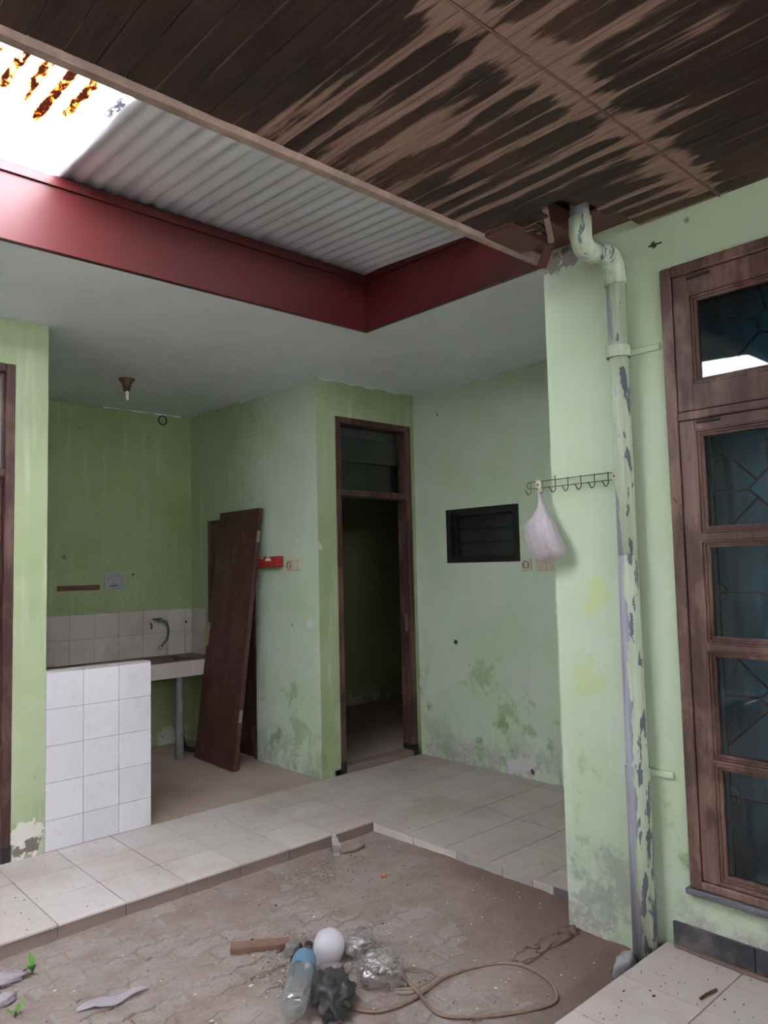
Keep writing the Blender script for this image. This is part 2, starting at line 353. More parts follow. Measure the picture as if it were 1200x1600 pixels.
def piece(name, x0, x1, y0, y1, z0, z1, mat, parent, bevel=.002, jig=0.):
    """one block-like piece; alike sizes share a mesh"""
    d = (round(x1-x0, 3), round(y1-y0, 3), round(z1-z0, 3)); k = (name, d, mat)
    if k not in _pc:
        me = MB().box(-d[0]/2, d[0]/2, -d[1]/2, d[1]/2, -d[2]/2, d[2]/2).mesh(name, bevel)
        me.materials.append(M[mat]); _pc[k] = me
    o = bpy.data.objects.new(name, _pc[k]); COL.objects.link(o)
    o.location = ((x0+x1)/2, (y0+y1)/2, (z0+z1)/2+R.uniform(-jig, jig)); o.parent = parent
    return o
def sm(pts, n=6, closed=False):
    """Catmull-Rom through points"""
    P = [Vector(p) for p in pts]; out = []
    N = len(P)
    for i in range(N if closed else N-1):
        g = (lambda k: P[k % N]) if closed else (lambda k: P[max(0, min(N-1, k))])
        a, b, c, d = g(i-1), g(i), g(i+1), g(i+2)
        for k in range(n):
            t = k/n
            out.append(.5*((2*b)+(c-a)*t+(2*a-5*b+4*c-d)*t*t+(3*b-a-3*c+d)*t**3))
    if not closed: out.append(P[-1])
    return out
def blob(name, c, r, mat, parent=None, amp=.35, freq=9., seed=0, sub=4, floor=None, crease=True, tr=None):
    """crumpled film bag: a ball folded by ridged noise"""
    bm = bmesh.new(); bmesh.ops.create_icosphere(bm, subdivisions=sub, radius=1)
    o = Vector((seed*3.1, seed*1.7, seed*.9))
    for v in bm.verts:
        d = v.co.normalized(); q = d*freq*.3+o
        h = noise.noise(q)*.6
        if crease: h += (abs(noise.noise(d*freq*.28+o*2))-.25)*1.25+(abs(noise.noise(d*freq*.62+o))-.25)*.5
        p = d*(1+amp*h)
        v.co = Vector((p.x*r[0], p.y*r[1], p.z*r[2]))
        if tr: v.co = tr @ v.co
        v.co += Vector(c)
        if floor is not None and v.co.z < floor: v.co.z = floor+.0005+.02*(floor-v.co.z)
    me = bpy.data.meshes.new(name); bm.to_mesh(me); bm.free()
    me.polygons.foreach_set('use_smooth', [True]*len(me.polygons))
    return link(name, me, mat, parent)

# ---------------------------------------------------------------- dimensions (metres; z = 0 is the courtyard ground)
PZ, CZ, WZ, VZ = .06, 2.918, 2.889, .088        # platform, white ceiling, wooden ceiling, veranda
XP, YP = 2.974, 3.392                            # platform edges
YL, YK, XC, XR, XW, YW = 4.285, 6.133, 3.30, 4.29, 2.793, 1.935
XF, YF = 2.86, 3.227                             # red fascia
RZ = lambda y: 3.238-.06*(YF-y)                  # underside of the lean-to roof

# ---------------------------------------------------------------- walls
b = MB(); b.box(-3, .42, YL, YL+.12, 0, 3); b.box(1.267, 1.437, YL, YL+.12, 0, CZ); b.box(.42, 1.267, YL, YL+.12, 2.671, CZ)
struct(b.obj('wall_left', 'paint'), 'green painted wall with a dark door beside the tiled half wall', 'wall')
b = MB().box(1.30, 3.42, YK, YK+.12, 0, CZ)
struct(b.obj('wall_back', 'shaded'), 'dim green kitchen wall above the sink counter', 'wall')
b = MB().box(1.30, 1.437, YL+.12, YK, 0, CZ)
struct(b.obj('wall_kitchen_side', 'shaded'), 'green side wall closing the kitchen recess', 'wall')
b = MB(); D0, D1, DT = 5.10, 5.842, 1.962
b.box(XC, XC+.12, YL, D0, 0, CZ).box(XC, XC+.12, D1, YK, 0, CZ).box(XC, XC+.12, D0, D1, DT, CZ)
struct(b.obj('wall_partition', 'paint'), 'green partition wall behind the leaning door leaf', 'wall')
b = MB(); b.box(3.42, 3.474, YL, YL+.12, 0, CZ).box(4.252, XR, YL, YL+.12, 0, CZ).box(3.474, 4.252, YL, YL+.12, 2.655, CZ)
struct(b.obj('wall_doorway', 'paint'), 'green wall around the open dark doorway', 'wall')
b = MB(); b.box(XR, XR+.12, -3, 3.259, 0, CZ).box(XR, XR+.12, 3.951, YL+.12, 0, CZ).box(XR, XR+.12, 3.259, 3.951, 0, 1.55).box(XR, XR+.12, 3.259, 3.951, 1.957, CZ)
struct(b.obj('wall_right', 'paint'), 'pale green stained wall with the small black window', 'wall')
b = MB(); WY0, WY1, WZ0, WZ1 = .215, 1.383, .324, 2.673
b.box(XW, XW+.15, WY1, YW, 0, 3.12).box(XW, XW+.15, -3, WY0, 0, 3.12).box(XW, XW+.15, WY0, WY1, 0, WZ0).box(XW, XW+.15, WY0, WY1, WZ1, 3.12)
struct(b.obj('wall_front', 'paint'), 'pale green wall carrying the big wooden window and downpipe', 'wall')
struct(MB().box(XW+.15, XR, YW-.13, YW, 0, CZ).obj('wall_return', 'paint'), 'green return wall closing the front room', 'wall')
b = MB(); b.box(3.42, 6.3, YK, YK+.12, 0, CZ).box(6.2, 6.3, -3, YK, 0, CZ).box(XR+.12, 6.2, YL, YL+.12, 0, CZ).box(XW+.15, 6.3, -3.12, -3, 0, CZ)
struct(b.obj('wall_inner_room', 'shaded'), 'dark green far wall seen through the doorway', 'wall')  # the room's dimness is put into this darker green
struct(MB().box(-3.12, -3, -4, YL+.12, 0, 3.4).box(-3.12, XW+.15, -4.12, -4, 0, 2.55).obj('wall_light_block', 'conc'), 'unseen yard wall added to block light', 'wall')  # out of view: front wall added, left one heightened, to cut sky light
# white ceiling slab
b = MB(); b.box(-3, 6.3, YF+.03, YK+.12, CZ, CZ+.06).box(XF+.03, 6.3, -3.12, YF+.03, CZ, CZ+.06)
struct(b.obj('ceiling', 'ceil'), 'white flat ceiling over kitchen and passage', 'ceiling')
# peeling paint line where walls meet ceiling
for i, (x0, x1, y0, y1) in enumerate(((XC+.02, XR, YL-.006, YL), (XR-.005, XR, 3.4, YL), (XC-.005, XC, 4.6, 5.3), (2.5, 3.2, YK-.006, YK))):
    bb = MB(); k = 40
    horiz = x1-x0 > y1-y0
    for j in range(k):
        q0 = (x0+(x1-x0)*j/k) if horiz else (y0+(y1-y0)*j/k); q1 = q0+((x1-x0) if horiz else (y1-y0))/k
        h = .004+.026*max(0, noise.noise((j*.17, i*3.3, .2))+.15)
        if horiz: bb.box(q0, q1, y0+.003, y1, CZ-h, CZ)
        else: bb.box(x0+.002, x1, q0, q1, CZ-h, CZ)
    struct(bb.obj('trim_%d' % (i+1), 'ceil'), 'ragged white ceiling paint edge %s' % ('above the doorway', 'over the small black window', 'above the partition', 'above the kitchen wall')[i], 'trim')

# ---------------------------------------------------------------- red fascia round the roof opening
fa = struct(MB().box(-3, XF, YF, YF+.03, CZ-.012, 3.19).obj('trim_5', 'red', bevel=.002), 'long red metal fascia under the roof sheets', 'fascia')
MB().box(-3, XF, YF-.012, YF+.03, 3.19, 3.236).obj('flashing_lip', 'red', fa, .002)
fb = struct(MB().box(XF, XF+.03, 1.90, YF+.03, CZ-.012, 3.19).obj('trim_6', 'red', bevel=.002), 'short red metal fascia beside the wall end', 'fascia')
MB().box(XF-.012, XF+.03, 1.90, YF+.03, 3.19, 3.236).obj('flashing_lip', 'red', fb, .002)

# ---------------------------------------------------------------- lean-to roof of corrugated sheets
roof = struct(MB().box(-3, 3, YF+.035, YF+.12, 3.19, 3.26).obj('roof', 'conc'), 'lean-to roof of corrugated sheets', 'roof')
def sheet(name, x0, x1, mat, dz=0., y0=1.62, y1=3.34, label=None):
    PITCH, A, n = .0755, .009, int((x1-x0)/.0755*10)
    vs = []; fs = []; ny = 6
    for j in range(ny+1):
        y = y0+(y1-y0)*j/ny
        for i in range(n+1):
            x = x0+(x1-x0)*i/n
            vs.append((x, y, RZ(y)+.0085+dz+A*math.cos(2*math.pi*(x-.068)/PITCH+math.pi)))
    for j in range(ny):
        for i in range(n): fs.append((j*(n+1)+i, j*(n+1)+i+1, (j+1)*(n+1)+i+1, (j+1)*(n+1)+i))
    o = MB().add(vs, fs).obj(name, mat, roof, smooth=True)
    mo = o.modifiers.new('thickness', 'SOLIDIFY'); mo.thickness = .0015; mo.offset = 1
    if label: o['label'] = label
sheet('corrugated_sheet', 1.97, 2.93, 'zinc', .002)
sheet('corrugated_sheet', 1.10, 2.02, 'zinc', 0.)
sheet('skylight_sheet', .32, 1.16, 'sky', .004, label='rust stained translucent skylight sheet')
sheet('corrugated_sheet', -.70, .36, 'zinc', .001)
sheet('skylight_sheet', -1.54, -.66, 'sky', .004, label='translucent skylight sheet')
sheet('corrugated_sheet', -3.1, -1.50, 'zinc', .001)

# ---------------------------------------------------------------- wooden carport ceiling, board by board
cc = struct(MB().box(-3, XW, -4, 1.93, 3.03, 3.06).obj('ceiling_carport_with_added_backing', 'darkboard'), 'peeling dark board ceiling of the carport with added backing slab', 'ceiling')  # dark backing slab added above the boards to keep sky light out
PIT = .0845
rows = ((1.145, 1.915), (.28, 1.135), (-.6, .27), (-1.5, -.61), (-2.4, -1.51), (-3.3, -2.41), (-4, -3.31))
HOLE = {}
def boards():
    n0 = int((-2.9-.0785)/PIT)
    i = -6
    while True:
        x0 = .0785+PIT*i; x1 = x0+PIT-.0022
        if x0 > XW-.01: break
        x1 = min(x1, XW-.001)
        for r, (y0, y1) in enumerate(rows[:3]):
            segs = [(y0, y1)]
            xm = (x0+x1)/2
            if r == 0:                                   # rotten boards round the pipe have fallen away
                if 2.36 < xm < 2.44: segs = [(y0, 1.545+R.uniform(-.01, .01)), (1.66, y1)]
                elif 2.44 < xm < 2.53: segs = [(y0, 1.492), (1.72, y1-.02)]
                elif 2.53 < xm < 2.60: segs = [(y0, 1.50), (1.76, y1-.05)]
                elif 2.60 < xm < 2.70: segs = [(y0, 1.46)]
                elif 2.70 < xm: segs = [(y0, 1.46)]
            for a, c in segs:
                piece('ceiling_board', x0, x1, a, c, WZ, WZ+.011, 'cwood', cc, .0012, .0012)
        i += 1
boards()
# the part above and behind the camera, too far back to see its boards
bb = MB(); bb.box(-3, .0785-6*PIT, -.6, 1.915, WZ, WZ+.011).box(-3, XW, -4, -.605, WZ, WZ+.011)
bb.obj('ceiling_boarding', 'cwood', cc)
MB().box(-3, XW+.01, 1.915, 1.952, 2.866, 3.03).obj('edge_trim', 'trim', cc, .003)
# joint strip between the board rows, ragged
bb = MB()
for k in range(70):
    x = .3+k*.0357; wv = .0015+.005*abs(noise.noise((x*7, 0, 0)))
    bb.box(x, x+.037, 1.14-wv, 1.14+wv, WZ-.003-.003*abs(noise.noise((x*11, 2, 0))), WZ+.004)
bb.obj('joint_strip', 'plank', cc)
# red brown panels and joists showing in the broken corner
MB().box(2.605, XW, 1.47, 1.912, 2.925, 2.937).obj('patch_board', 'redwood', cc, .002)
MB().box(2.36, 2.60, 1.775, 1.912, 2.868, 2.888).obj('patch_board', 'redwood', cc, .002)
MB().box(2.30, XW, 1.69, 1.73, 2.90, 2.99).obj('joist', 'redwood', cc, .003)
tr = Matrix.Translation((2.50, 1.70, 2.885)) @ Matrix.Rotation(.5, 4, 'Z') @ Matrix.Rotation(.25, 4, 'Y')
MB().box(-.11, .10, -.011, .011, -.006, .006, tr).obj('broken_lath', 'trim', cc)
tr = Matrix.Translation((2.44, 1.76, 2.875)) @ Matrix.Rotation(1.35, 4, 'Z') @ Matrix.Rotation(-.2, 4, 'Y')
MB().box(-.07, .07, -.009, .009, -.005, .005, tr).obj('broken_lath', 'cwood', cc)
tr = Matrix.Translation((2.70, 1.86, 2.86)) @ Matrix.Rotation(.9, 4, 'Z') @ Matrix.Rotation(.35, 4, 'Y')
MB().box(-.07, .06, -.02, .02, -.006, .006, tr).obj('broken_lath', 'redwood', cc)

# ---------------------------------------------------------------- raised platform floor, tile by tile
b = MB(); b.box(-3, XR, YP+.012, YL, 0, .05).box(XP+.012, XR, YW-.13, YP+.012, 0, .05)
fl = struct(b.obj('floor', 'grout'), 'raised passage floor of square beige tiles', 'floor')
TX = [1.195+.2985*k for k in range(-5, 11)] + [XR]
TX = [x for x in TX if x < XR-.02] + [XR]
TY = [YP, 3.695, 3.988, YL]
g = .0024
for i in range(len(TX)-1):
    for j in range(3):
        piece('floor_tile', TX[i]+g, TX[i+1]-g, TY[j]+(0 if j == 0 else g), TY[j+1]-g, .05, PZ, 'ftile', fl, .0012, .0006)
TX2 = [XP] + [x for x in TX if x > 3.1]
TY2 = [1.81, 1.93, 2.223, 2.515, 2.808, 3.10, YP]
for i in range(len(TX2)-1):
    for j in range(6):
        piece('floor_tile', TX2[i]+(0 if i == 0 else g), TX2[i+1]-g, TY2[j]+g, TY2[j+1]-g, .05, PZ, 'ftile', fl, .0012, .0006)
MB().box(-3, TX[0], YP, YL, .05, PZ).obj('plain_floor_strip', 'ftile', fl)
for i in range(len(TX)-1):
    if TX[i] < XP-.05: piece('riser_tile', TX[i]+g, min(TX[i+1], XP)-g, YP+.004, YP+.012, -.02, .0495, 'riser', fl, .001)
ys = [1.81, 1.95, 2.14, 2.26, 2.44, 2.74, 3.06, YP]
for j, mt in enumerate(('slate', 'slate', 'riserw', 'slate2', 'slate2', 'riserw', 'riserw')):
    piece('riser_tile', XP+.004, XP+.012, ys[j]+g, ys[j+1]-g, -.02, .0495, mt, fl, .001)
kf = MB(); kf.box(1.437, XC, YL, YK, 0, PZ-.001)
struct(kf.obj('floor_kitchen', 'kfloor'), 'dusty brown kitchen floor under the counter', 'floor')
b = MB(); b.box(3.42, 6.2, YL, YK, 0, .098).box(XR+.12, 6.2, -3, YL, 0, .06).box(XW+.15, XR, -3, YW-.13, 0, .06)
struct(b.obj('floor_inner_room', 'kfloor'), 'dark dusty floor of the room behind the doorway', 'floor')

# ---------------------------------------------------------------- veranda floor in front of the window
b = MB().box(-3, XW, -4, 1.486, -.02, .078)
vf = struct(b.obj('floor_veranda', 'riserw'), 'veranda floor of large pale tiles under the wooden window', 'floor')
VX = [XW-.005, 2.458, 2.158, 1.858, 1.558, 1.258, .958, .658]
VY = [1.494, 1.200, .900, .600, .300, 0., -.3]
for i in range(len(VX)-1):
    for j in range(len(VY)-1):
        piece('floor_tile', VX[i+1]+.002, VX[i]-.002, VY[j+1]+.002, VY[j]-(.0 if j == 0 else .002), .078, VZ, 'ftile', vf, .0014, .0005)
b = MB(); b.box(-3, VX[-1], -4, 1.49, .078, VZ).box(VX[-1], XW, -4, VY[-1], .078, VZ)
b.obj('plain_veranda_floor', 'ftile', vf)
bs = struct(MB().box(XW-.008, XW, -3, 1.45, VZ, .172).obj('baseboard_right', 'grout'), 'black worn skirting below the wooden window', 'baseboard')
yy = 1.462
while yy > -.9:
    piece('skirting_tile', XW-.016, XW-.002, yy-.298, yy-.002, VZ, .178, 'plinth', bs, .0015); yy -= .3
tag(MB().tube(sm([(XW-.02, 1.45, VZ+.003), (XW-.03, 1.2, VZ+.004), (XW-.024, .9, VZ+.004), (XW-.03, .5, VZ+.003)]), [.006+.005*R.random() for _ in range(19)], 6).obj('dirt_ridge', 'dirt'),
    'ridge of dirt swept against the black skirting', 'dirt', kind='stuff')

# ---------------------------------------------------------------- courtyard ground: soil and zigzag pavers
def ground_h(x, y):
    h = -.0075+.007*noise.noise((x*3, y*3, 0))+.004*noise.noise((x*11, y*11, 3))+.0025*noise.noise((x*30, y*30, 5))
    t = max(0, min(1, (x-.55*y-1.0)/.4)); h += .013*t                       # loose soil towards the wall end
    t2 = max(0, min(1, (y+.75*x-3.95)/.5)); h += .0055*t2                    # silt has covered the far pavers
    return h
nx, ny = 190, 150; X0, X1, Y0, Y1 = .0, XP+.012, 1.30, YP+.012
vs = []; fs = []
for j in range(ny+1):
    for i in range(nx+1):
        x = X0+(X1-X0)*i/nx; y = Y0+(Y1-Y0)*j/ny
        vs.append((x, y, ground_h(x, y)))
for j in range(ny):
    for i in range(nx): fs.append((j*(nx+1)+i, j*(nx+1)+i+1, (j+1)*(nx+1)+i+1, (j+1)*(nx+1)+i))
gr = struct(MB().add(vs, fs).obj('ground', 'dirt', smooth=True), 'dusty courtyard ground with half buried zigzag pavers', 'ground')
b = MB(); b.box(-40, 40, -40, 40, -.12, -.1).box(-3, X0, 1.2, YP+.012, -.1, -.004)
struct(b.obj('ground_outer', 'dirt'), 'bare yard ground beyond the courtyard', 'ground')
# paver prototype
Lp, Wp, d = .212, .106, .011
def edge(x): # zigzag of the long side, period Lp/2
    q = (x/(Lp/2)) % 1.
    return d*(4*q if q < .25 else (2-4*q if q < .75 else 4*q-4))
gap = .0048
prof = []
xs = [Lp*k/8 for k in range(9)]
for x in xs: prof.append((min(max(x, gap), Lp-gap), edge(x)+gap))
for x in reversed(xs): prof.append((min(max(x, gap), Lp-gap), Wp+edge(x)-gap))
cx, cy = Lp/2, Wp/2
n = len(prof)
vs = [(x-cx, y-cy, -.05) for x, y in prof]+[(x-cx, y-cy, -.006) for x, y in prof]+[((x-cx)*.95, (y-cy)*.90, 0) for x, y in prof]
fs = [(r*n+k, r*n+(k+1) % n, (r+1)*n+(k+1) % n, (r+1)*n+k) for r in range(2) for k in range(n)]+[tuple(2*n+k for k in range(n))]
pm = MB().add(vs, fs).mesh('paver'); pm.materials.append(M['paver'])
row = 0; y = YP-.06
while y > 1.5:
    x = 2.87-(Lp/2 if row % 2 else 0)
    while x > .45:
        if y > 2.85-.87*(x-.8)-.75 and y > 1.6 and x-.55*y < 1.35:
            o = bpy.data.objects.new('paver', pm); COL.objects.link(o); o.parent = gr
            o.location = (x, y, -.003+R.uniform(-.003, .003)); o.rotation_euler = (R.uniform(-.012, .012), R.uniform(-.012, .012), R.uniform(-.008, .008))
        x -= Lp
    y -= Wp; row += 1

# ---------------------------------------------------------------- tiled half wall in front of the kitchen
hw = struct(MB().box(1.438, 2.029, YL+.008, YL+.085, PZ, 1.0).obj('wall_half', 'grout'), 'low half wall faced with white square tiles', 'half wall')
hx = [1.438, 1.640, 1.842, 2.037]; hz = [PZ, .222, .418, .613, .808, 1.004]
for i in range(3):
    for j in range(5):
        piece('wall_tile', hx[i]+.001, hx[i+1]-.001, YL, YL+.008, hz[j]+.001, hz[j+1]-.001, 'wtile', hw, .0015)
        if i == 2: piece('wall_tile', 2.029, 2.037, YL+.009, YL+.085, hz[j]+.001, hz[j+1]-.001, 'wtile', hw, .0015)
for i in range(3): piece('cap_tile', hx[i]+.001, hx[i+1]-.001, YL+.001, YL+.09, 1.004, 1.012, 'stile', hw, .0025)

# ---------------------------------------------------------------- kitchen
sp = struct(MB().box(1.437, XC, YK-.006, YK, .80, 1.208).obj('wall_splashback', 'grout'), 'two rows of grimy white splash tiles above the counter', 'splashback')
sx = [1.437, 1.63, 1.83, 2.03, 2.228, 2.427, 2.626, 2.84, 3.065, 3.222, 3.293]
for i in range(len(sx)-1):
    for z0, z1 in ((.815, 1.01), (1.01, 1.208)):
        piece('splash_tile', sx[i]+.001, sx[i+1]-.001, YK-.013, YK-.006, z0+.001, z1-.001, 'stile', sp, .0015)
for z0, z1 in ((.815, 1.01), (1.01, 1.208)):
    piece('splash_tile', XC-.008, XC-.001, 5.885, YK-.014, z0+.001, z1-.001, 'stile', sp, .0015)
ct = empty('sink_counter', (2.4, 5.84, PZ))
b = MB(); bx0, bx1, by0, by1 = 2.72, 3.08, 5.66, 6.02     # basin opening
b.box(1.44, bx0, 5.56, 6.119, .72, .818).box(bx1, 3.291, 5.56, 6.119, .72, .818).box(bx0, bx1, 5.56, by0, .72, .818).box(bx0, bx1, by1, 6.119, .72, .818)
at(b.obj('counter_slab', 'slab', bevel=.004), ct)
b = MB(); b.box(bx0, bx1, by0, by1, .715, .725).box(bx0, bx0+.012, by0, by1, .725, .80).box(bx1-.012, bx1, by0, by1, .725, .80).box(bx0, bx1, by0, by0+.012, .725, .80).box(bx0, bx1, by1-.012, by1, .725, .80)
at(b.obj('sink_basin', 'slab'), ct)
ax = [1.44, 1.63, 1.83, 2.03, 2.22, 2.42, 2.62, 2.81, 2.98, 3.14, 3.291]
for i in range(len(ax)-1):
    o = MB().box(ax[i]+.001, ax[i+1]-.001, 5.552, 5.56, .70, .822).obj('apron_tile', 'stile', bevel=.0015); at(o, ct)
at(MB().tube([(2.90, 5.60, PZ), (2.90, 5.60, .72)], .032, 12).obj('leg', 'postm', smooth=False), ct)
at(MB().tube([(1.9, 5.60, PZ), (1.9, 5.60, .72)], .032, 12).obj('leg', 'postm'), ct)
at(MB().tube(sm([(3.04, 5.9, .715), (3.05, 5.88, .4), (3.06, 5.86, .16), (3.05, 5.78, .088), (3.10, 5.68, .082), (3.20, 5.58, .082)]), .02, 10).obj('drain_hose', 'hookc', smooth=True), ct)
tag(ct, 'tiled sink counter with dark basin behind the half wall', 'counter')
# tap with hose
tp = empty('wall_tap', (2.97, YK-.013, 1.11))
tb_ = at(MB().tube([(2.975, YK-.013, 1.118), (2.975, YK-.075, 1.118)], .011, 10).obj('tap_body', 'steel', smooth=True), tp)
at(MB().tube([(2.91, YK-.055, 1.135), (2.99, YK-.055, 1.135)], .006, 8).obj('tap_handle', 'hookc'), tb_)
hs_ = at(MB().tube(sm([(2.985, YK-.075, 1.12), (3.02, YK-.08, 1.10), (3.035, YK-.08, 1.03), (3.02, YK-.08, .96), (2.975, YK-.075, .905)]), .010, 8).obj('hose', 'hose', smooth=True), tp)
at(MB().tube([(2.965+.016*math.cos(a), YK-.075, .892+.016*math.sin(a)) for a in [k*math.pi/5 for k in range(10)]], .005, 6, closed=True).obj('hose_ring', 'steel'), hs_)
tag(tp, 'wall tap with short green hose over the sink', 'tap')
b = MB().tube(sm([(2.905, YK-.014, 1.10), (2.905, YK-.035, 1.085), (2.905, YK-.035, 1.06), (2.905, YK-.02, 1.055)]), .006, 6)
tag(b.obj('wall_hook', 'hookc'), 'tiny dark hook on the splash tiles beside the tap', 'hook')
tag(MB().tube([(3.235, YK-.013, 1.09), (3.235, YK-.02, 1.09)], .010, 10).obj('pipe_stub', 'hookc'), 'small black pipe stub on the corner splash tile', 'pipe')
tag(MB().box(2.135, 2.468, YK-.016, YK, 1.402, 1.442).obj('wooden_strip', 'strip', bevel=.002), 'narrow brown wooden strip fixed to the kitchen wall', 'strip')
gp = empty('cover_plate', (2.59, YK, 1.46))
gq = at(MB().box(2.506, 2.676, YK-.014, YK, 1.40, 1.53).obj('plate', 'greyplate', bevel=.004), gp)
for sx_ in (2.535, 2.645):
    at(MB().tube([(sx_, YK-.014, 1.465), (sx_, YK-.018, 1.465)], .006, 8).obj('screw', 'steel'), gq)
at(MB().box(2.56, 2.62, YK-.017, YK-.013, 1.425, 1.433).obj('slot', 'iron'), gq)
tag(gp, 'grey blank cover plate beside the brown strip', 'cover plate')
tag(MB().tube([(3.025+.038*math.cos(a), YK-.006, 2.862+.04*math.sin(a)) for a in [k*math.pi/9 for k in range(18)]], .006, 6, closed=True).obj('wall_ring', 'hookc', smooth=True), 'dark round ring on the kitchen wall near the ceiling', 'ring')
lp = empty('lamp_holder', (2.265, 5.145, CZ))
at(MB().lathe([(.058, 0), (.056, -.006), (.034, -.035), (.026, -.062), (.0, -.062)], 20, Matrix.Translation((2.265, 5.145, CZ))).obj('ceiling_rose', 'strip', smooth=True), lp)
at(MB().lathe([(.024, -.06), (.026, -.066), (.024, -.074), (.020, -.088), (0, -.088)], 16, Matrix.Translation((2.265, 5.145, CZ))).obj('socket', 'hookc', smooth=True), lp)
at(MB().lathe([(.008, -.085), (.011, -.10), (.011, -.145), (.006, -.155), (0, -.156)], 12, Matrix.Translation((2.268, 5.145, CZ))).obj('bulb_tube', 'whitep', smooth=True), lp)
tag(lp, 'bare conical lamp holder with glass tube on the kitchen ceiling', 'lamp')

# ---------------------------------------------------------------- doors
def jamb_frame(parent, x0, x1, y0, y1, zt, zr, w, mat='dframe', foot=True):
    ja = at(MB().box(x0, x0+w, y0, y1, PZ, zt).obj('jamb', mat, bevel=.004), parent)
    jb = at(MB().box(x1-w, x1, y0, y1, PZ, zt).obj('jamb', mat, bevel=.004), parent)
    at(MB().box(x0+w, x1-w, y0, y1, zt-w, zt).obj('head', mat, bevel=.004), parent)
    at(MB().box(x0+w, x1-w, y0+.004, y1-.004, zr, zr+.045).obj('transom_rail', mat, bevel=.004), parent)
    if foot:
        for q, jj in ((x0, ja), (x1-w, jb)): at(MB().box(q-.003, q+w+.003, y0-.004, y1+.002, PZ, PZ+.09).obj('jamb_foot', 'black', bevel=.006), jj)
d1 = struct(empty('door_1', (.84, YL, PZ)), 'dark brown door and frame beside the green pillar', 'door')
jamb_frame(d1, .42, 1.267, YL-.004, YL+.116, 2.671, 2.06, .048)
lf = at(MB().box(.468, 1.219, YL+.045, YL+.075, PZ+.005, 2.058).obj('leaf', 'leaf', bevel=.003), d1)
for (z0, z1) in ((.2, .95), (1.1, 1.95)):
    for (x0, x1) in ((.55, .82), (.88, 1.13)): at(MB().box(x0, x1, YL+.038, YL+.046, z0, z1).obj('door_panel', 'leaf', bevel=.004), lf)
at(MB().box(.468, 1.219, YL+.05, YL+.056, 2.105, 2.623).obj('transom_glass', 'dglass'), d1)
for q in (.468, 1.205): at(MB().box(q, q+.014, YL+.03, YL+.05, 2.105, 2.623).obj('glazing_bead', 'dframe'), d1)
d2 = struct(empty('door_2', (3.86, YL, PZ)), 'tall dark doorway with transom and no leaf', 'door')
jamb_frame(d2, 3.474, 4.252, YL-.004, YL+.116, 2.655, 2.065, .05)
at(MB().box(3.524, 4.202, YL+.075, YL+.081, 2.335, 2.605).obj('transom_glass', 'dusty'), d2)
at(MB().box(3.524, 4.202, YL+.095, YL+.10, 2.11, 2.34).obj('transom_glass', 'dglass'), d2)
at(MB().box(3.474, 4.252, YL-.003, YL+.118, PZ-.001, .102).obj('threshold', 'riser', bevel=.005), d2)
at(MB().box(4.196, 4.204, YL+.03, YL+.055, 1.02, 1.16).obj('strike_plate', 'steel'), d2)
d3 = struct(empty('door_3', (XC, 5.47, PZ)), 'narrow dark closed door in the partition behind the leaning leaf', 'door')
for (y0, y1, z0, z1, nm) in ((D0, D0+.045, PZ, DT, 'jamb'), (D1-.045, D1, PZ, DT, 'jamb'), (D0+.045, D1-.045, DT-.045, DT, 'head')):
    at(MB().box(XC-.004, XC+.11, y0, y1, z0, z1).obj(nm, 'dframe', bevel=.003), d3)
at(MB().box(XC+.02, XC+.055, D0+.045, D1-.045, PZ+.005, DT-.045).obj('leaf', 'dframe', bevel=.002), d3)

# two door leaves: one stands leaning on the partition
dl = empty('door_leaf', (3.0, 5.25, PZ))
tb = Matrix.Translation((2.99, 5.24, PZ)) @ Matrix.Rotation(math.radians(-2.), 4, 'Z') @ Matrix.Rotation(math.atan2(.245, 1.95), 4, 'Y')
Wd = .31
b = MB().box(0, .036, -Wd, Wd, 0.0, 1.965, tb)
body = at(b.obj('leaf_board', 'leaf', bevel=.002), dl)
at(MB().box(-.003, .0, -Wd, Wd, .0, .05, tb).obj('kick_edge', 'leaf', bevel=.001), dl)
lk = at(MB().box(-.004, .0, Wd-.035, Wd-.008, .88, 1.06, tb).obj('lock_plate', 'brass', bevel=.001), dl)
at(MB().tube([tb @ Vector(p) for p in ((0, Wd-.022, 1.0), (-.045, Wd-.022, 1.0), (-.05, Wd-.018, 1.0))], .008, 8).obj('handle', 'brass'), lk)
for zz in (.35, 1.7): at(MB().box(.004, .03, -Wd-.003, -Wd+.001, zz, zz+.09, tb).obj('hinge', 'steel'), dl)
tag(dl, 'plain dark brown door leaf leaning against the green partition', 'door leaf')

# ---------------------------------------------------------------- small black window in the right wall
w1 = struct(empty('window_1', (XR, 3.605, 1.55)), 'small black framed louvre window beside the doorway', 'window')
wy0, wy1, wz0, wz1 = 3.259, 3.951, 1.55, 1.957; fwid = .05
for (y0, y1, z0, z1, nm) in ((wy0, wy0+fwid, wz0, wz1, 'stile'), (wy1-fwid, wy1, wz0, wz1, 'stile'), (wy0+fwid, wy1-fwid, wz0, wz0+fwid, 'rail'), (wy0+fwid, wy1-fwid, wz1-fwid, wz1, 'rail')):
    at(MB().box(XR-.006, XR+.09, y0, y1, z0, z1).obj(nm, 'black', bevel=.002), w1)
for k in range(3):
    z0 = wz0+fwid+k*.102; t_ = Matrix.Translation((XR+.055, 3.605, z0+.051)) @ Matrix.Rotation(.22, 4, 'Y')
    at(MB().box(-.0025, .0025, -.296, .296, -.057, .057, t_).obj('louvre_pane', 'dusty'), w1)
at(MB().box(XR+.03, XR+.075, wy1-fwid-.02, wy1-fwid, wz0+fwid, wz1-fwid).obj('louvre_channel', 'black'), w1)
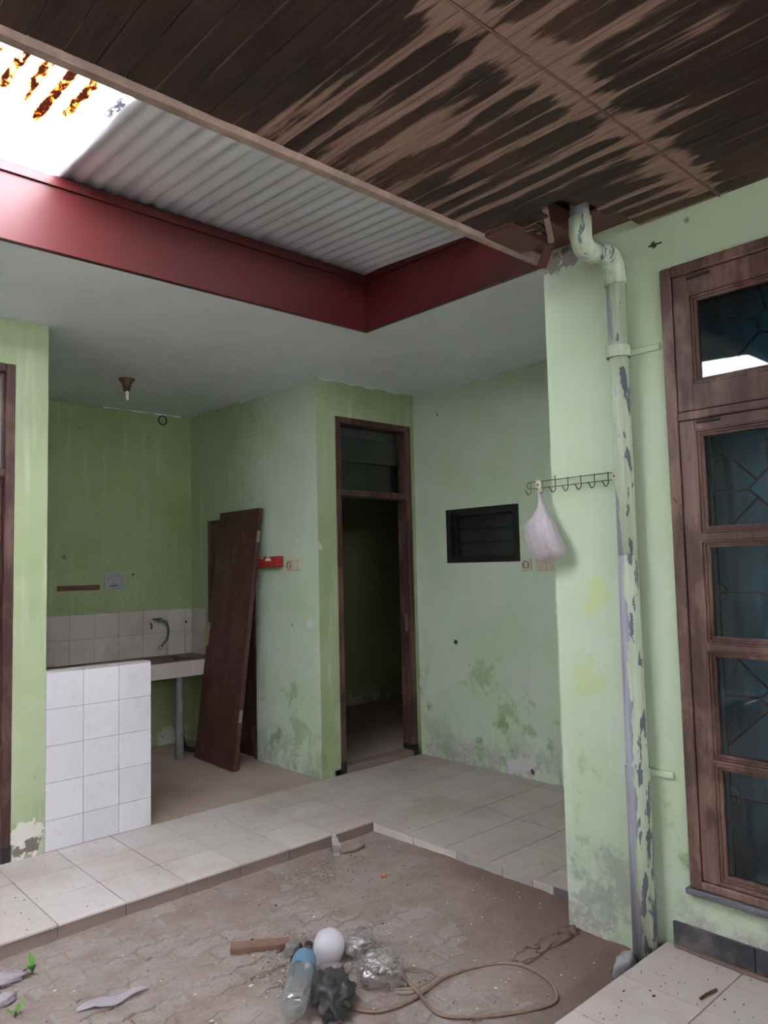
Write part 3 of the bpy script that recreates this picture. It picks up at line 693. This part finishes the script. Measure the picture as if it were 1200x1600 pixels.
at(MB().box(XR+.03, XR+.075, wy0+fwid, wy0+fwid+.012, wz0+fwid, wz1-fwid).obj('louvre_channel', 'black'), w1)

# ---------------------------------------------------------------- big wooden window
w2 = struct(empty('window_2', (XW, .8, WZ0)), 'big weathered wooden casement window with iron grille behind glass', 'window')
def wb(nm, y0, y1, z0, z1, x0=-.012, x1=.10, mat='frame', bev=.004, par=None):
    o = MB().box(XW+x0, XW+x1, y0, y1, z0, z1).obj(nm, mat, bevel=bev); return at(o, w2)
FW = .042
wb('frame_stile', WY1-FW, WY1, WZ0, WZ1, -.02); wb('frame_stile', WY0, WY0+FW, WZ0, WZ1, -.02)
wb('frame_head', WY0+FW, WY1-FW, WZ1-FW, WZ1, -.02); wb('frame_sill', WY0+FW, WY1-FW, WZ0, WZ0+.03, -.02)
wb('frame_transom', WY0+FW, WY1-FW, 2.066, 2.098, -.018)
wb('frame_mullion', .778, .818, WZ0+.03, 2.066, -.016)
wb('sill_ledge', WY0-.03, WY1+.012, WZ0-.022, WZ0-.001, -.034, .02, 'slate', .003)
BW = .0082
def sash(y0, y1, z0, z1, panes, st=.061):
    """y0<y1; panes = list of (z0, z1) of the glass; the sash frame is one joined piece, panes and mouldings are its parts"""
    b = MB(); e3 = 3*BW
    b.box(XW-.010, XW+.04, y1-st, y1-.003, z0+.002, z1-.002).box(XW-.010, XW+.04, y0+.003, y0+st, z0+.002, z1-.002)
    zs = [z0+.002]+[q for p in panes for q in (p[0]-e3, p[1]+e3)]+[z1-.002]
    for k in range(0, len(zs), 2): b.box(XW-.008, XW+.04, y0+st, y1-st, zs[k], zs[k+1])
    sa = at(b.obj('sash', 'frame', bevel=.0025), w2)
    for (a, c) in panes:
        a -= e3; c += e3; ga, gb = y0+st, y1-st; b = MB()
        for k in range(3):       # stepped moulding with a groove between the steps
            e = BW*k; x0 = XW-.008+.0075*k; x1 = XW+.035; w_ = BW-.0028
            b.box(x0, x1, gb-w_-e, gb-e, a+e, c-e).box(x0, x1, ga+e, ga+e+w_, a+e, c-e)
            b.box(x0, x1, ga+e+w_, gb-e-w_, a+e, a+e+w_).box(x0, x1, ga+e+w_, gb-e-w_, c-e-w_, c-e)
            b.box(XW+.010, x1, gb-BW-e, gb-e-w_, a+e, c-e).box(XW+.010, x1, ga+e+w_, ga+e+BW, a+e, c-e)
            b.box(XW+.010, x1, ga+e+BW, gb-e-BW, a+e+w_, a+e+BW).box(XW+.010, x1, ga+e+BW, gb-e-BW, c-e-BW, c-e-w_)
        at(b.obj('pane_moulding', 'frame'), sa)
        at(MB().box(XW+.020, XW+.024, ga+.015, gb-.015, a+.015, c-.015).obj('pane', 'glass'), sa)
sash(WY0+FW, WY1-FW, 2.098, WZ1-FW, [(2.223, 2.524)])
PN = [(.390, .765), (.821, 1.176), (1.250, 1.581), (1.660, 2.000)]
sash(.818, WY1-FW, WZ0+.03, 2.066, PN); sash(WY0+FW, .778, WZ0+.03, 2.066, PN)
# finger pulls and a nail
for (y, z) in ((1.235, 2.612), (1.225, 2.054)): wb('finger_pull', y-.045, y+.045, z-.006, z+.005, -.016, -.004, 'darkboard', .002)
at(MB().tube([(XW-.02, 1.372, 1.775), (XW-.03, 1.352, 1.755)], .003, 6).obj('bent_nail', 'rust'), w2)
# iron grille behind the glass: stars and diamonds
gx = XW+.075
def bars(cyy, czz, parent, hw=.2, hh=.19, q=.072):
    D = [(q, 0), (0, q), (-q, 0), (0, -q)]
    b = MB(); P = lambda a, c: (gx, cyy+a, czz+c)
    for k in range(4): b.tube([P(*D[k]), P(*D[(k+1) % 4])], .0046, 6)
    for a, c in D: b.tube([P(a, c), P(a*hw/q if a else 0, c*hh/q if c else 0)], .0046, 6)
    for sa in (-1, 1):
        for sc in (-1, 1): b.tube([P(sa*q*.55, sc*q*.45), P(sa*hw, sc*hh)], .0046, 6)
    at(b.obj('grille_star', 'iron'), parent)
for cyy in (1.055, .54):
    for czz in (1.79, 1.03): bars(cyy, czz, w2)
    b = MB()
    for k in (-1, 1):
        b.tube([(gx, cyy+.2*k, WZ0+.03), (gx, cyy+.2*k, 2.066)], .004, 6)
        for zz in (1.41, .66): b.tube([(gx, cyy+k*(.2-.03*math.sin(t)), zz-.04+.08*t/math.pi) for t in [math.pi*j/6 for j in range(7)]], .0035, 6)
    for zz in (1.41, .66): b.tube([(gx, cyy-.2, zz), (gx, cyy+.2, zz)], .0035, 6)
    at(b.obj('grille_bar', 'iron'), w2)
b = MB()
for cyy in (1.02, .58):
    for k in range(6):
        a = math.pi*k/3+.3; b.tube([(gx, cyy+.05*math.cos(a), 2.40+.05*math.sin(a)), (gx, cyy+.05*math.cos(a+math.pi/3), 2.40+.05*math.sin(a+math.pi/3))], .0035, 6)
        b.tube([(gx, cyy+.05*math.cos(a), 2.40+.05*math.sin(a)), (gx, cyy+.16*math.cos(a), 2.40+.16*math.sin(a))], .0035, 6)
at(b.obj('grille_star', 'iron'), w2)
# curtain inside the room
vs = []; fs = []; N = 90
for i in range(N+1):
    y = .12+1.36*i/N; x = XW+.22+.012*math.sin(y*70)+.01*math.sin(y*31)
    vs += [(x, y, .2), (x+.01*math.sin(y*50), y, 2.75)]
for i in range(N): fs.append((2*i, 2*i+2, 2*i+3, 2*i+1))
cu = MB().add(vs, fs).obj('curtain', 'curtain', smooth=True); cu.modifiers.new('thickness', 'SOLIDIFY').thickness = .003
tag(cu, 'teal curtain hanging behind the big wooden window', 'curtain')

# ---------------------------------------------------------------- downpipe
dp = empty('downpipe', (2.742, 1.555, 0))
PX, PY = 2.742, 1.555
def pt(nm, pts, r, mat='pipe', n=20, par=None): return at(MB().tube(pts, r, n).obj(nm, mat, smooth=True), dp)
pt('pipe_stub', [(2.50, PY, 3.03), (2.50, PY, 2.83)], .037, 'postm')
arc = [(2.50, PY, 2.865), (2.50, PY, 2.80)]+[(2.50+.055*(1-math.cos(a)), PY, 2.80-.055*math.sin(a)) for a in [math.pi/2*k/7 for k in range(1, 8)]]+[(2.585, PY, 2.745)]
pt('elbow', arc, [.044]*2+[.042]*7+[.045])
arc2 = [(2.575, PY, 2.745), (2.60, PY, 2.752), (2.65, PY, 2.765)]+[(PX-.07+.07*math.sin(a), PY, 2.77-.07+.07*math.cos(a)) for a in [math.pi/2*k/7 for k in range(1, 8)]]+[(PX, PY, 2.655)]
pt('elbow', arc2, [.036, .040, .043]+[.043]*7+[.044])
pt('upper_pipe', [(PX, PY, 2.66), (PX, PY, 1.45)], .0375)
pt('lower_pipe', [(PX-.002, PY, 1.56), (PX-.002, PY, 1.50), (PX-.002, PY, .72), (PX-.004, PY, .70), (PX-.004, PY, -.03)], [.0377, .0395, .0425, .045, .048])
for zz, y1 in ((2.378, 1.40), (.717, 1.43)):
    c = at(MB().lathe([(.0455, -.022), (.0475, -.022), (.0475, .022), (.0455, .022)], 24, Matrix.Translation((PX-.002, PY, zz))).obj('clamp', 'pipe', smooth=False), dp)
    at(MB().box(XW-.012, XW, y1, PY-.01, zz-.014, zz+.012).obj('clamp_strap', 'paint', bevel=.003), c)
tag(dp, 'grey downpipe with flaking green paint on the wall end', 'downpipe')

# ---------------------------------------------------------------- wire hook rack and hanging bag
hr = empty('hook_rack', (XW-.02, 1.83, 1.87))
ry = lambda q: 2.04-.432*q                       # q 0..1 along the rack
rz = lambda q, top: (1.898 if top else 1.868)+.002*q
for top in (1, 0):
    at(MB().tube([(2.772, ry(0), rz(0, top)), (2.772, ry(1)-.02, rz(1, top))], .0022, 6).obj('rack_wire', 'wire'), hr)
at(MB().tube([(2.772, 2.04+.014*math.sin(a), 1.883+.015*math.cos(a)) for a in [math.pi*k/6 for k in range(7)]], .0022, 6).obj('rack_end', 'wire'), hr)
for k in range(7):
    y = 2.030-.0645*k; z = 1.868+.002*k/6
    pts = [(2.769, y, z+.034+(.014 if k == 2 else 0))]+[(2.769, y, z), (2.769, y, z-.012)]+[(2.769-.014+.014*math.cos(a), y+.006*math.sin(a), z-.012-.014*math.sin(a)) for a in [math.pi*j/6 for j in range(1, 6)]]+[(2.738, y+.008, z-.008), (2.736, y+.009, z-.002)]
    at(MB().tube(pts, .0026, 6).obj('hook', 'wire'), hr)
for y in (1.99, 1.612):
    mp = at(MB().box(2.766, 2.778 if y < 1.9 else 2.774, y-.012, y+.012, 1.864, 1.902).obj('mount_plate', 'plastic', bevel=.002), hr)
    at(MB().tube([(2.78, y, 1.883), (2.762, y, 1.883)], .005, 8).obj('screw', 'rust'), mp)
tag(hr, 'rusty wire rack of seven hooks on the wall end', 'hook rack')
hb = empty('hanging_bag', (2.735, 1.955, 1.85))
secs = [(1.856, .004, .004, 1.962), (1.835, .006, .006, 1.960), (1.80, .012, .010, 1.953), (1.77, .022, .015, 1.950), (1.74, .040, .022, 1.956), (1.715, .072, .027, 1.963), (1.695, .084, .032, 1.962), (1.66, .086, .038, 1.950), (1.62, .088, .044, 1.938),
        (1.59, .086, .046, 1.925), (1.573, .076, .042, 1.915), (1.556, .058, .036, 1.925), (1.545, .034, .02, 1.935), (1.542, .004, .004, 1.937)]
vs = []; fs = []; n = 40
for i, (z, ry_, rx_, yc) in enumerate(secs):
    for k in range(n):
        a = 2*math.pi*k/n
        f = 1+.13*abs(math.sin(a*6+z*3))*(1 if z < 1.8 else .4)+.10*noise.noise((math.cos(a)*3, math.sin(a)*3, z*20))
        sag = .010*noise.noise((a*2, z*14, 4))
        vs.append((2.728+rx_*math.cos(a)*f*.8, yc+ry_*math.sin(a)*f*.92, z+(sag if 3 < i < 12 else 0)))
for i in range(len(secs)-1):
    for k in range(n): fs.append((i*n+k, i*n+(k+1) % n, (i+1)*n+(k+1) % n, (i+1)*n+k))
at(MB().add(vs, fs).obj('bag_film', 'bag', smooth=True), hb)
for k, (y, z, r) in enumerate(((1.93, 1.59, .028), (1.90, 1.595, .026), (1.955, 1.60, .028), (1.93, 1.625, .024))):
    at(blob('bag_content', (2.728, y, z), (r*.8, r, r), 'food', seed=k+2, sub=3), hb)
tag(hb, 'milky white plastic bag hanging from the wire hook rack', 'bag')

# ---------------------------------------------------------------- switches and sockets
def socket_plate(name, c, ax, kind, label, group=None, ww=.044):
    """ax 'x': the wall faces -x"""
    e = empty(name, c); h = .042
    pl = at(MB().box(c[0]-.012, c[0], c[1]-ww, c[1]+ww, c[2]-h, c[2]+h).obj('plate', 'plastic', bevel=.004), e)
    if kind == 'socket':
        T = Matrix.Translation((c[0]-.012, c[1], c[2])) @ Matrix.Rotation(-math.pi/2, 4, 'Y')
        at(MB().lathe([(.026, 0), (.026, .004), (.022, .004), (.020, -.006), (0, -.006)], 20, T).obj('socket_well', 'plastic_dk', smooth=False), pl)
        for q in (-1, 1): at(MB().tube([(c[0]-.0135, c[1]+q*.009, c[2]), (c[0]-.006, c[1]+q*.009, c[2])], .003, 6).obj('contact_hole', 'hookc'), pl)
    else:
        at(MB().box(c[0]-.0165, c[0]-.010, c[1]-.024, c[1]+.024, c[2]-.026, c[2]+.026).obj('rocker', 'plastic', bevel=.003), pl)
    tag(e, label, 'socket' if kind == 'socket' else 'switch', group)
socket_plate('wall_socket', (XR, 3.205, 1.525), 'x', 'socket', 'beige round socket just below the small black window')
socket_plate('light_switch', (XR, 3.078, 1.522), 'x', 'switch', 'beige light switch partly behind the hanging bag, nearer the socket')
socket_plate('light_switch', (XR, 2.988, 1.522), 'x', 'switch', 'beige light switch at the wall end, beside another switch')
socket_plate('wall_socket', (XC, 4.628, 1.562), 'x', 'socket', 'beige round socket on the partition beside the red tray')
socket_plate('light_switch', (XC, 4.538, 1.562), 'x', 'switch', 'beige light switch on the partition near its corner')
# red tray on the partition
rt = empty('wall_tray', (XC, 4.84, 1.55))
b = MB(); y0, y1, z0, z1 = 4.715, 4.98, 1.552, 1.615
b.box(XC-.006, XC, y0, y1, z0, z1+.018).box(XC-.075, XC, y0, y1, z0, z0+.006).box(XC-.08, XC-.074, y0+.02, y1, z0, z1-.016).box(XC-.078, XC, y0, y0+.006, z0, z1).box(XC-.078, XC, y1-.006, y1, z0, z1)
at(b.obj('tray', 'redbox', bevel=.0015), rt)
tag(rt, 'small red plastic tray fixed to the partition', 'tray')
tag(blob('paper_scrap', (XC-.04, 4.86, 1.592), (.022, .03, .033), 'whitep', seed=5, sub=3), 'crumpled white paper scrap in the red tray', 'paper')
# loose cable ends, nail holes
for (p0, p1, nm, lb) in (((XW-.002, 1.43, 2.79), (XW-.012, 1.37, 2.785), 'wall_nail', 'bent dark nail above the big wooden window'), ((XR-.002, 4.02, 2.71), (XR-.02, 3.99, 2.71), 'wall_nail', 'thin nail high on the wall above the small black window')):
    tag(MB().tube([p0, p1], .003, 6).obj(nm, 'hookc'), lb, 'nail')
tag(MB().lathe([(.016, 0), (.016, .006), (.010, .008), (.008, .002), (0, .002)], 14, Matrix.Translation((XR, 3.888, .953)) @ Matrix.Rotation(-math.pi/2, 4, 'Y')).obj('pipe_stub', 'hookc'), 'small dark capped pipe hole low on the green wall', 'pipe')

# ---------------------------------------------------------------- rubbish on the courtyard ground
GH = ground_h
# water bottle, lying propped on rubbish
bt = empty('water_bottle', (1.60, 2.24, 0))
A = Vector((1.545, 2.195, .052)); Bv = Vector((1.735, 2.365, .115)); dv = (Bv-A).normalized()
T = Matrix.Translation(A) @ dv.to_track_quat('Z', 'Y').to_matrix().to_4x4()
pr = [(0, 0), (.030, .0), (.043, .008), (.046, .02)]
for k in range(9): pr += [(.0465, .03+k*.016), (.041, .038+k*.016)]
pr += [(.046, .18), (.045, .205), (.038, .235), (.024, .262), (.014, .275), (.014, .292)]
at(MB().lathe(pr, 24, T).obj('bottle_body', 'bottle', smooth=True), bt)
at(MB().lathe([(.0468, .168), (.0472, .19), (.0452, .212), (.040, .236)], 24, T).obj('label_band', 'blue', smooth=True), bt)
at(MB().lathe([(.0165, .280), (.0165, .302), (0, .303)], 16, T).obj('cap', 'hookc', smooth=True), bt)
tag(bt, 'ribbed clear water bottle with blue label band lying on the ground', 'bottle')
# milk-white globe
T = Matrix.Translation((1.915, 2.475, GH(1.915, 2.475)-.004)) @ Matrix.Rotation(.35, 4, 'X') @ Matrix.Rotation(-.1, 4, 'Y')
pr = [(.050, .0), (.054, .012), (.056, .03), (.060, .05), (.061, .075), (.056, .097), (.042, .113), (.022, .121), (0, .123)]
tag(MB().lathe(pr, 28, T).obj('lamp_globe', 'globe', smooth=True), 'milk white plastic globe among the rubbish', 'globe')
tag(blob('plastic_bag', (1.712, 2.185, .05), (.07, .115, .06), 'darkcloth', None, .5, 8, 1, 4, .003, tr=Matrix.Rotation(-.75, 3, 'Z')), 'crumpled black plastic bag beside the water bottle', 'bag')
tag(blob('plastic_bag', (1.945, 2.195, .045), (.085, .075, .058), 'clear', None, .5, 9, 2, 4, .002), 'crumpled clear plastic bag beside the cable loops', 'bag')
tag(blob('plastic_bag', (2.02, 2.405, .04), (.07, .06, .045), 'clear', None, .5, 9, 3, 4, .002), 'crumpled clear plastic bag behind the white globe', 'bag')
tag(blob('plastic_bag', (1.815, 2.31, .03), (.05, .045, .033), 'clear', None, .5, 9, 6, 4, .002), 'small clear plastic scrap between bottle and white globe', 'bag')
tag(blob('plastic_bag', (1.815, 2.575, .022), (.035, .03, .028), 'clear', None, .5, 9, 8, 3, .002), 'small clear plastic scrap at the end of the plank', 'bag')
tag(blob('rag_scrap', (1.795, 2.49, .03), (.03, .03, .04), 'hookc', None, .6, 9, 9, 3, .003), 'black rag scrap by the bottle cap', 'rag')
# cable
A1 = [(1.737, 2.158), (1.791, 2.05), (1.924, 2.015), (2.126, 2.031), (2.303, 1.974), (2.38, 1.884), (2.373, 1.764), (2.32, 1.675), (2.252, 1.648), (2.107, 1.719), (1.974, 1.825), (1.937, 1.904), (1.971, 2.024), (2.003, 2.123)]
def ontop(p, h=.006): return (p[0], p[1], max(GH(*p), .0)+h)
P1 = sm([ontop(p, .006 if k < 12 else .014) for k, p in enumerate(A1)], 7)
tag(MB().tube(P1, .0062, 8).obj('cable', 'cable', smooth=True), 'long beige cable lying in a wide loop on the soil', 'cable')
B1 = [(1.95, 2.20), (2.021, 2.187), (2.077, 2.13), (2.09, 2.049), (1.982, 2.042), (1.913, 2.094)]
tag(MB().tube(sm([ontop(p, .017) for p in B1], 7), .005, 8).obj('cable', 'cable', smooth=True), 'short beige cable end curled beside the clear bag', 'cable')
# plank
T = Matrix.Translation((1.755, 2.715, .012)) @ Matrix.Rotation(math.atan2(-.124, .18), 4, 'Z') @ Matrix.Rotation(.03, 4, 'X')
tag(MB().box(-.115, .12, -.028, .03, -.012, .012, T).obj('plank', 'plank', bevel=.003), 'short dusty brown plank on the ground by the plastic scrap', 'plank')
# upright shard of clear plastic by the riser
b = MB().add([(2.575, 3.262, 0), (2.605, 3.248, 0), (2.625, 3.25, .05), (2.60, 3.28, .115), (2.588, 3.285, .118), (2.577, 3.272, .06)], [(0, 1, 2, 5), (5, 2, 3, 4)])
o = b.obj('plastic_shard', 'clear'); o.modifiers.new('thickness', 'SOLIDIFY').thickness = .002
tag(o, 'upright shard of clear plastic by the platform riser', 'shard')
# loose stone behind the shard
tag(blob('stone', (2.70, 3.28, .015), (.10, .055, .028), 'stone', None, .25, 5, 4, 3, -.01, False, Matrix.Rotation(-.2, 3, 'Z')), 'flat dusty stone beside the plastic shard', 'stone')
# flattened film strip
b = []; f = []
for k in range(13):
    u = k/12; c = Vector((1.05+.25*u, 2.80-.05*u+.012*math.sin(u*9), 0)); wd = .012+.022*math.sin(math.pi*min(1, u*1.1+.02))
    for q in range(5):
        s_ = q/4*2-1; p = c+Vector((.35, .94, 0))*wd*s_
        b.append((p.x, p.y, max(GH(p.x, p.y), 0)+.003+.008*abs(noise.noise((u*14, s_*3, 1)))+.004))
for k in range(12):
    for q in range(4): f.append((k*5+q, k*5+q+1, (k+1)*5+q+1, (k+1)*5+q))
o = MB().add(b, f).obj('film_strip', 'bag', smooth=True); o.modifiers.new('thickness', 'SOLIDIFY').thickness = .001
tag(o, 'flattened strip of whitish plastic film on the pavers', 'film')
tag(blob('rubble_lump', (2.615, 1.575, .03), (.075, .03, .05), 'rock', None, .4, 6, 11, 3, -.01, True, Matrix.Rotation(.12, 3, 'Z')), 'grey rubble lump at the downpipe foot', 'rubble')
for k, (x, y, rx, ry_, lb) in enumerate(((2.62, 1.90, .075, .03, 'long half buried stone near the wall end'), (2.74, 1.90, .045, .03, 'small dusty stone against the wall end'), (2.45, 1.90, .075, .028, 'half buried stone beside the cable loop'))):
    tag(blob('stone', (x, y, GH(x, y)+.004), (rx*1.1, ry_*1.2, .009), 'dirt', None, .9, 6, 20+k, 3, -.01, True), lb, 'stone')
for k, (x, y, lb) in enumerate(((.93, 3.19, 'pale crumpled film scrap beside the green weed'), (.86, 3.05, 'pale torn film scrap at the pavers below the weed'))):
    tag(blob('film_scrap', (x, y, .012), (.07, .04, .018), 'bag', None, .6, 10, 30+k, 3, .002), lb, 'film')
tag(blob('peel_scrap', (2.584, 2.869, .008), (.018, .014, .008), 'orange', None, .4, 6, 3, 2), 'orange scrap on the bare ground', 'scrap')
T = Matrix.Translation((2.544, 1.223, VZ+.005)) @ Matrix.Rotation(-.14, 4, 'Z')
tag(MB().tube([T @ Vector(p) for p in ((-.045, 0, 0), (-.01, .002, .001), (.045, -.001, 0))], .0045, 6).obj('twig', 'strip'), 'small brown twig on the veranda tiles', 'twig')
def weed(x, y, s, lb):
    e = empty('weed', (x, y, 0))
    for k in range(7):
        a = R.uniform(0, 6.28); h = s*R.uniform(.6, 1.1); dr = Vector((math.cos(a), math.sin(a), 0)); sd = Vector((-dr.y, dr.x, 0))
        p = [Vector((x, y, -.003)), Vector((x, y, 0))+dr*h*.4+Vector((0, 0, h*.6)), Vector((x, y, 0))+dr*h*.9+Vector((0, 0, h*.75))]
        o = MB().add([p[0]-sd*.002, p[0]+sd*.002, p[1]+sd*.008, p[2], p[1]-sd*.008], [(0, 1, 2, 4), (4, 2, 3)]).obj('leaf', 'leafg'); at(o, e)
    tag(e, lb, 'weed')
weed(1.03, 3.20, .07, 'green weed sprouting below the platform riser'); weed(.885, 2.93, .05, 'small green weed between the pavers')
# flakes, crumbs and grit: past counting
def grit(name, specs, fn, lb, zf):
    bm = MB(); mi = []
    for m_, (n, mat, smin, smax) in enumerate(specs):
        for _ in range(n):
            x, y = fn(); s_ = R.uniform(smin, smax)*(1 if R.random() < .88 else 1.9); a = R.uniform(0, 6.28); z = zf(x, y)
            k = R.choice((4, 5)); pts = []
            for q in range(k):
                t = a+2*math.pi*q/k; r_ = s_*R.uniform(.5, 1.15)
                pts.append((x+r_*math.cos(t), y+r_*math.sin(t)*.7, z+R.uniform(0, .35)*s_))
            bm.add(pts+[(p[0], p[1], p[2]-.0015) for p in pts], [tuple(range(k)), tuple(range(2*k-1, k-1, -1))]+[(q, (q+1) % k, k+(q+1) % k, k+q) for q in range(k)])
            mi += [m_]*(k+2)
    o = bm.obj(name, specs[0][1])
    for sp_ in specs[1:]: o.data.materials.append(M[sp_[1]])
    o.data.polygons.foreach_set('material_index', mi)
    tag(o, lb, 'debris', kind='stuff')
def ring():
    while True:
        r_ = R.random()
        if r_ < .34: x, y = R.gauss(1.95, .16), R.gauss(2.52, .10)
        elif r_ < .48: x, y = R.gauss(1.72, .05), R.gauss(2.40, .09)
        elif r_ < .60: x, y = R.gauss(2.35, .15), R.gauss(3.12, .1)
        else: x, y = R.uniform(.9, 2.9), R.uniform(1.6, 3.35)
        if .8 < x < 2.9 and 1.52 < y < 3.37 and not (x > 2.7 and y < 1.98): return x, y
zg = lambda x, y: max(GH(x, y), -.001)+.002
grit('ground_debris', ((520, 'chip', .002, .006), (900, 'dirt', .003, .009), (260, 'chip2', .002, .007), (160, 'hookc', .002, .005)), ring, 'pale paint flakes and brown crumbs strewn over the courtyard soil', zg)
def ver(): return R.uniform(1.9, 2.77), R.uniform(.7, 1.46)
grit('veranda_grit', ((110, 'rust', .002, .005),), ver, 'dry brown grit on the veranda tiles', lambda x, y: VZ+.002)
def pla():
    while True:
        x, y = R.uniform(1.0, 4.2), R.uniform(2.2, 4.25)
        if y > YP+.03 or x > XP+.03: return x, y
grit('platform_grit', ((70, 'rust', .003, .006),), pla, 'dark grit on the passage floor tiles', lambda x, y: PZ+.002)
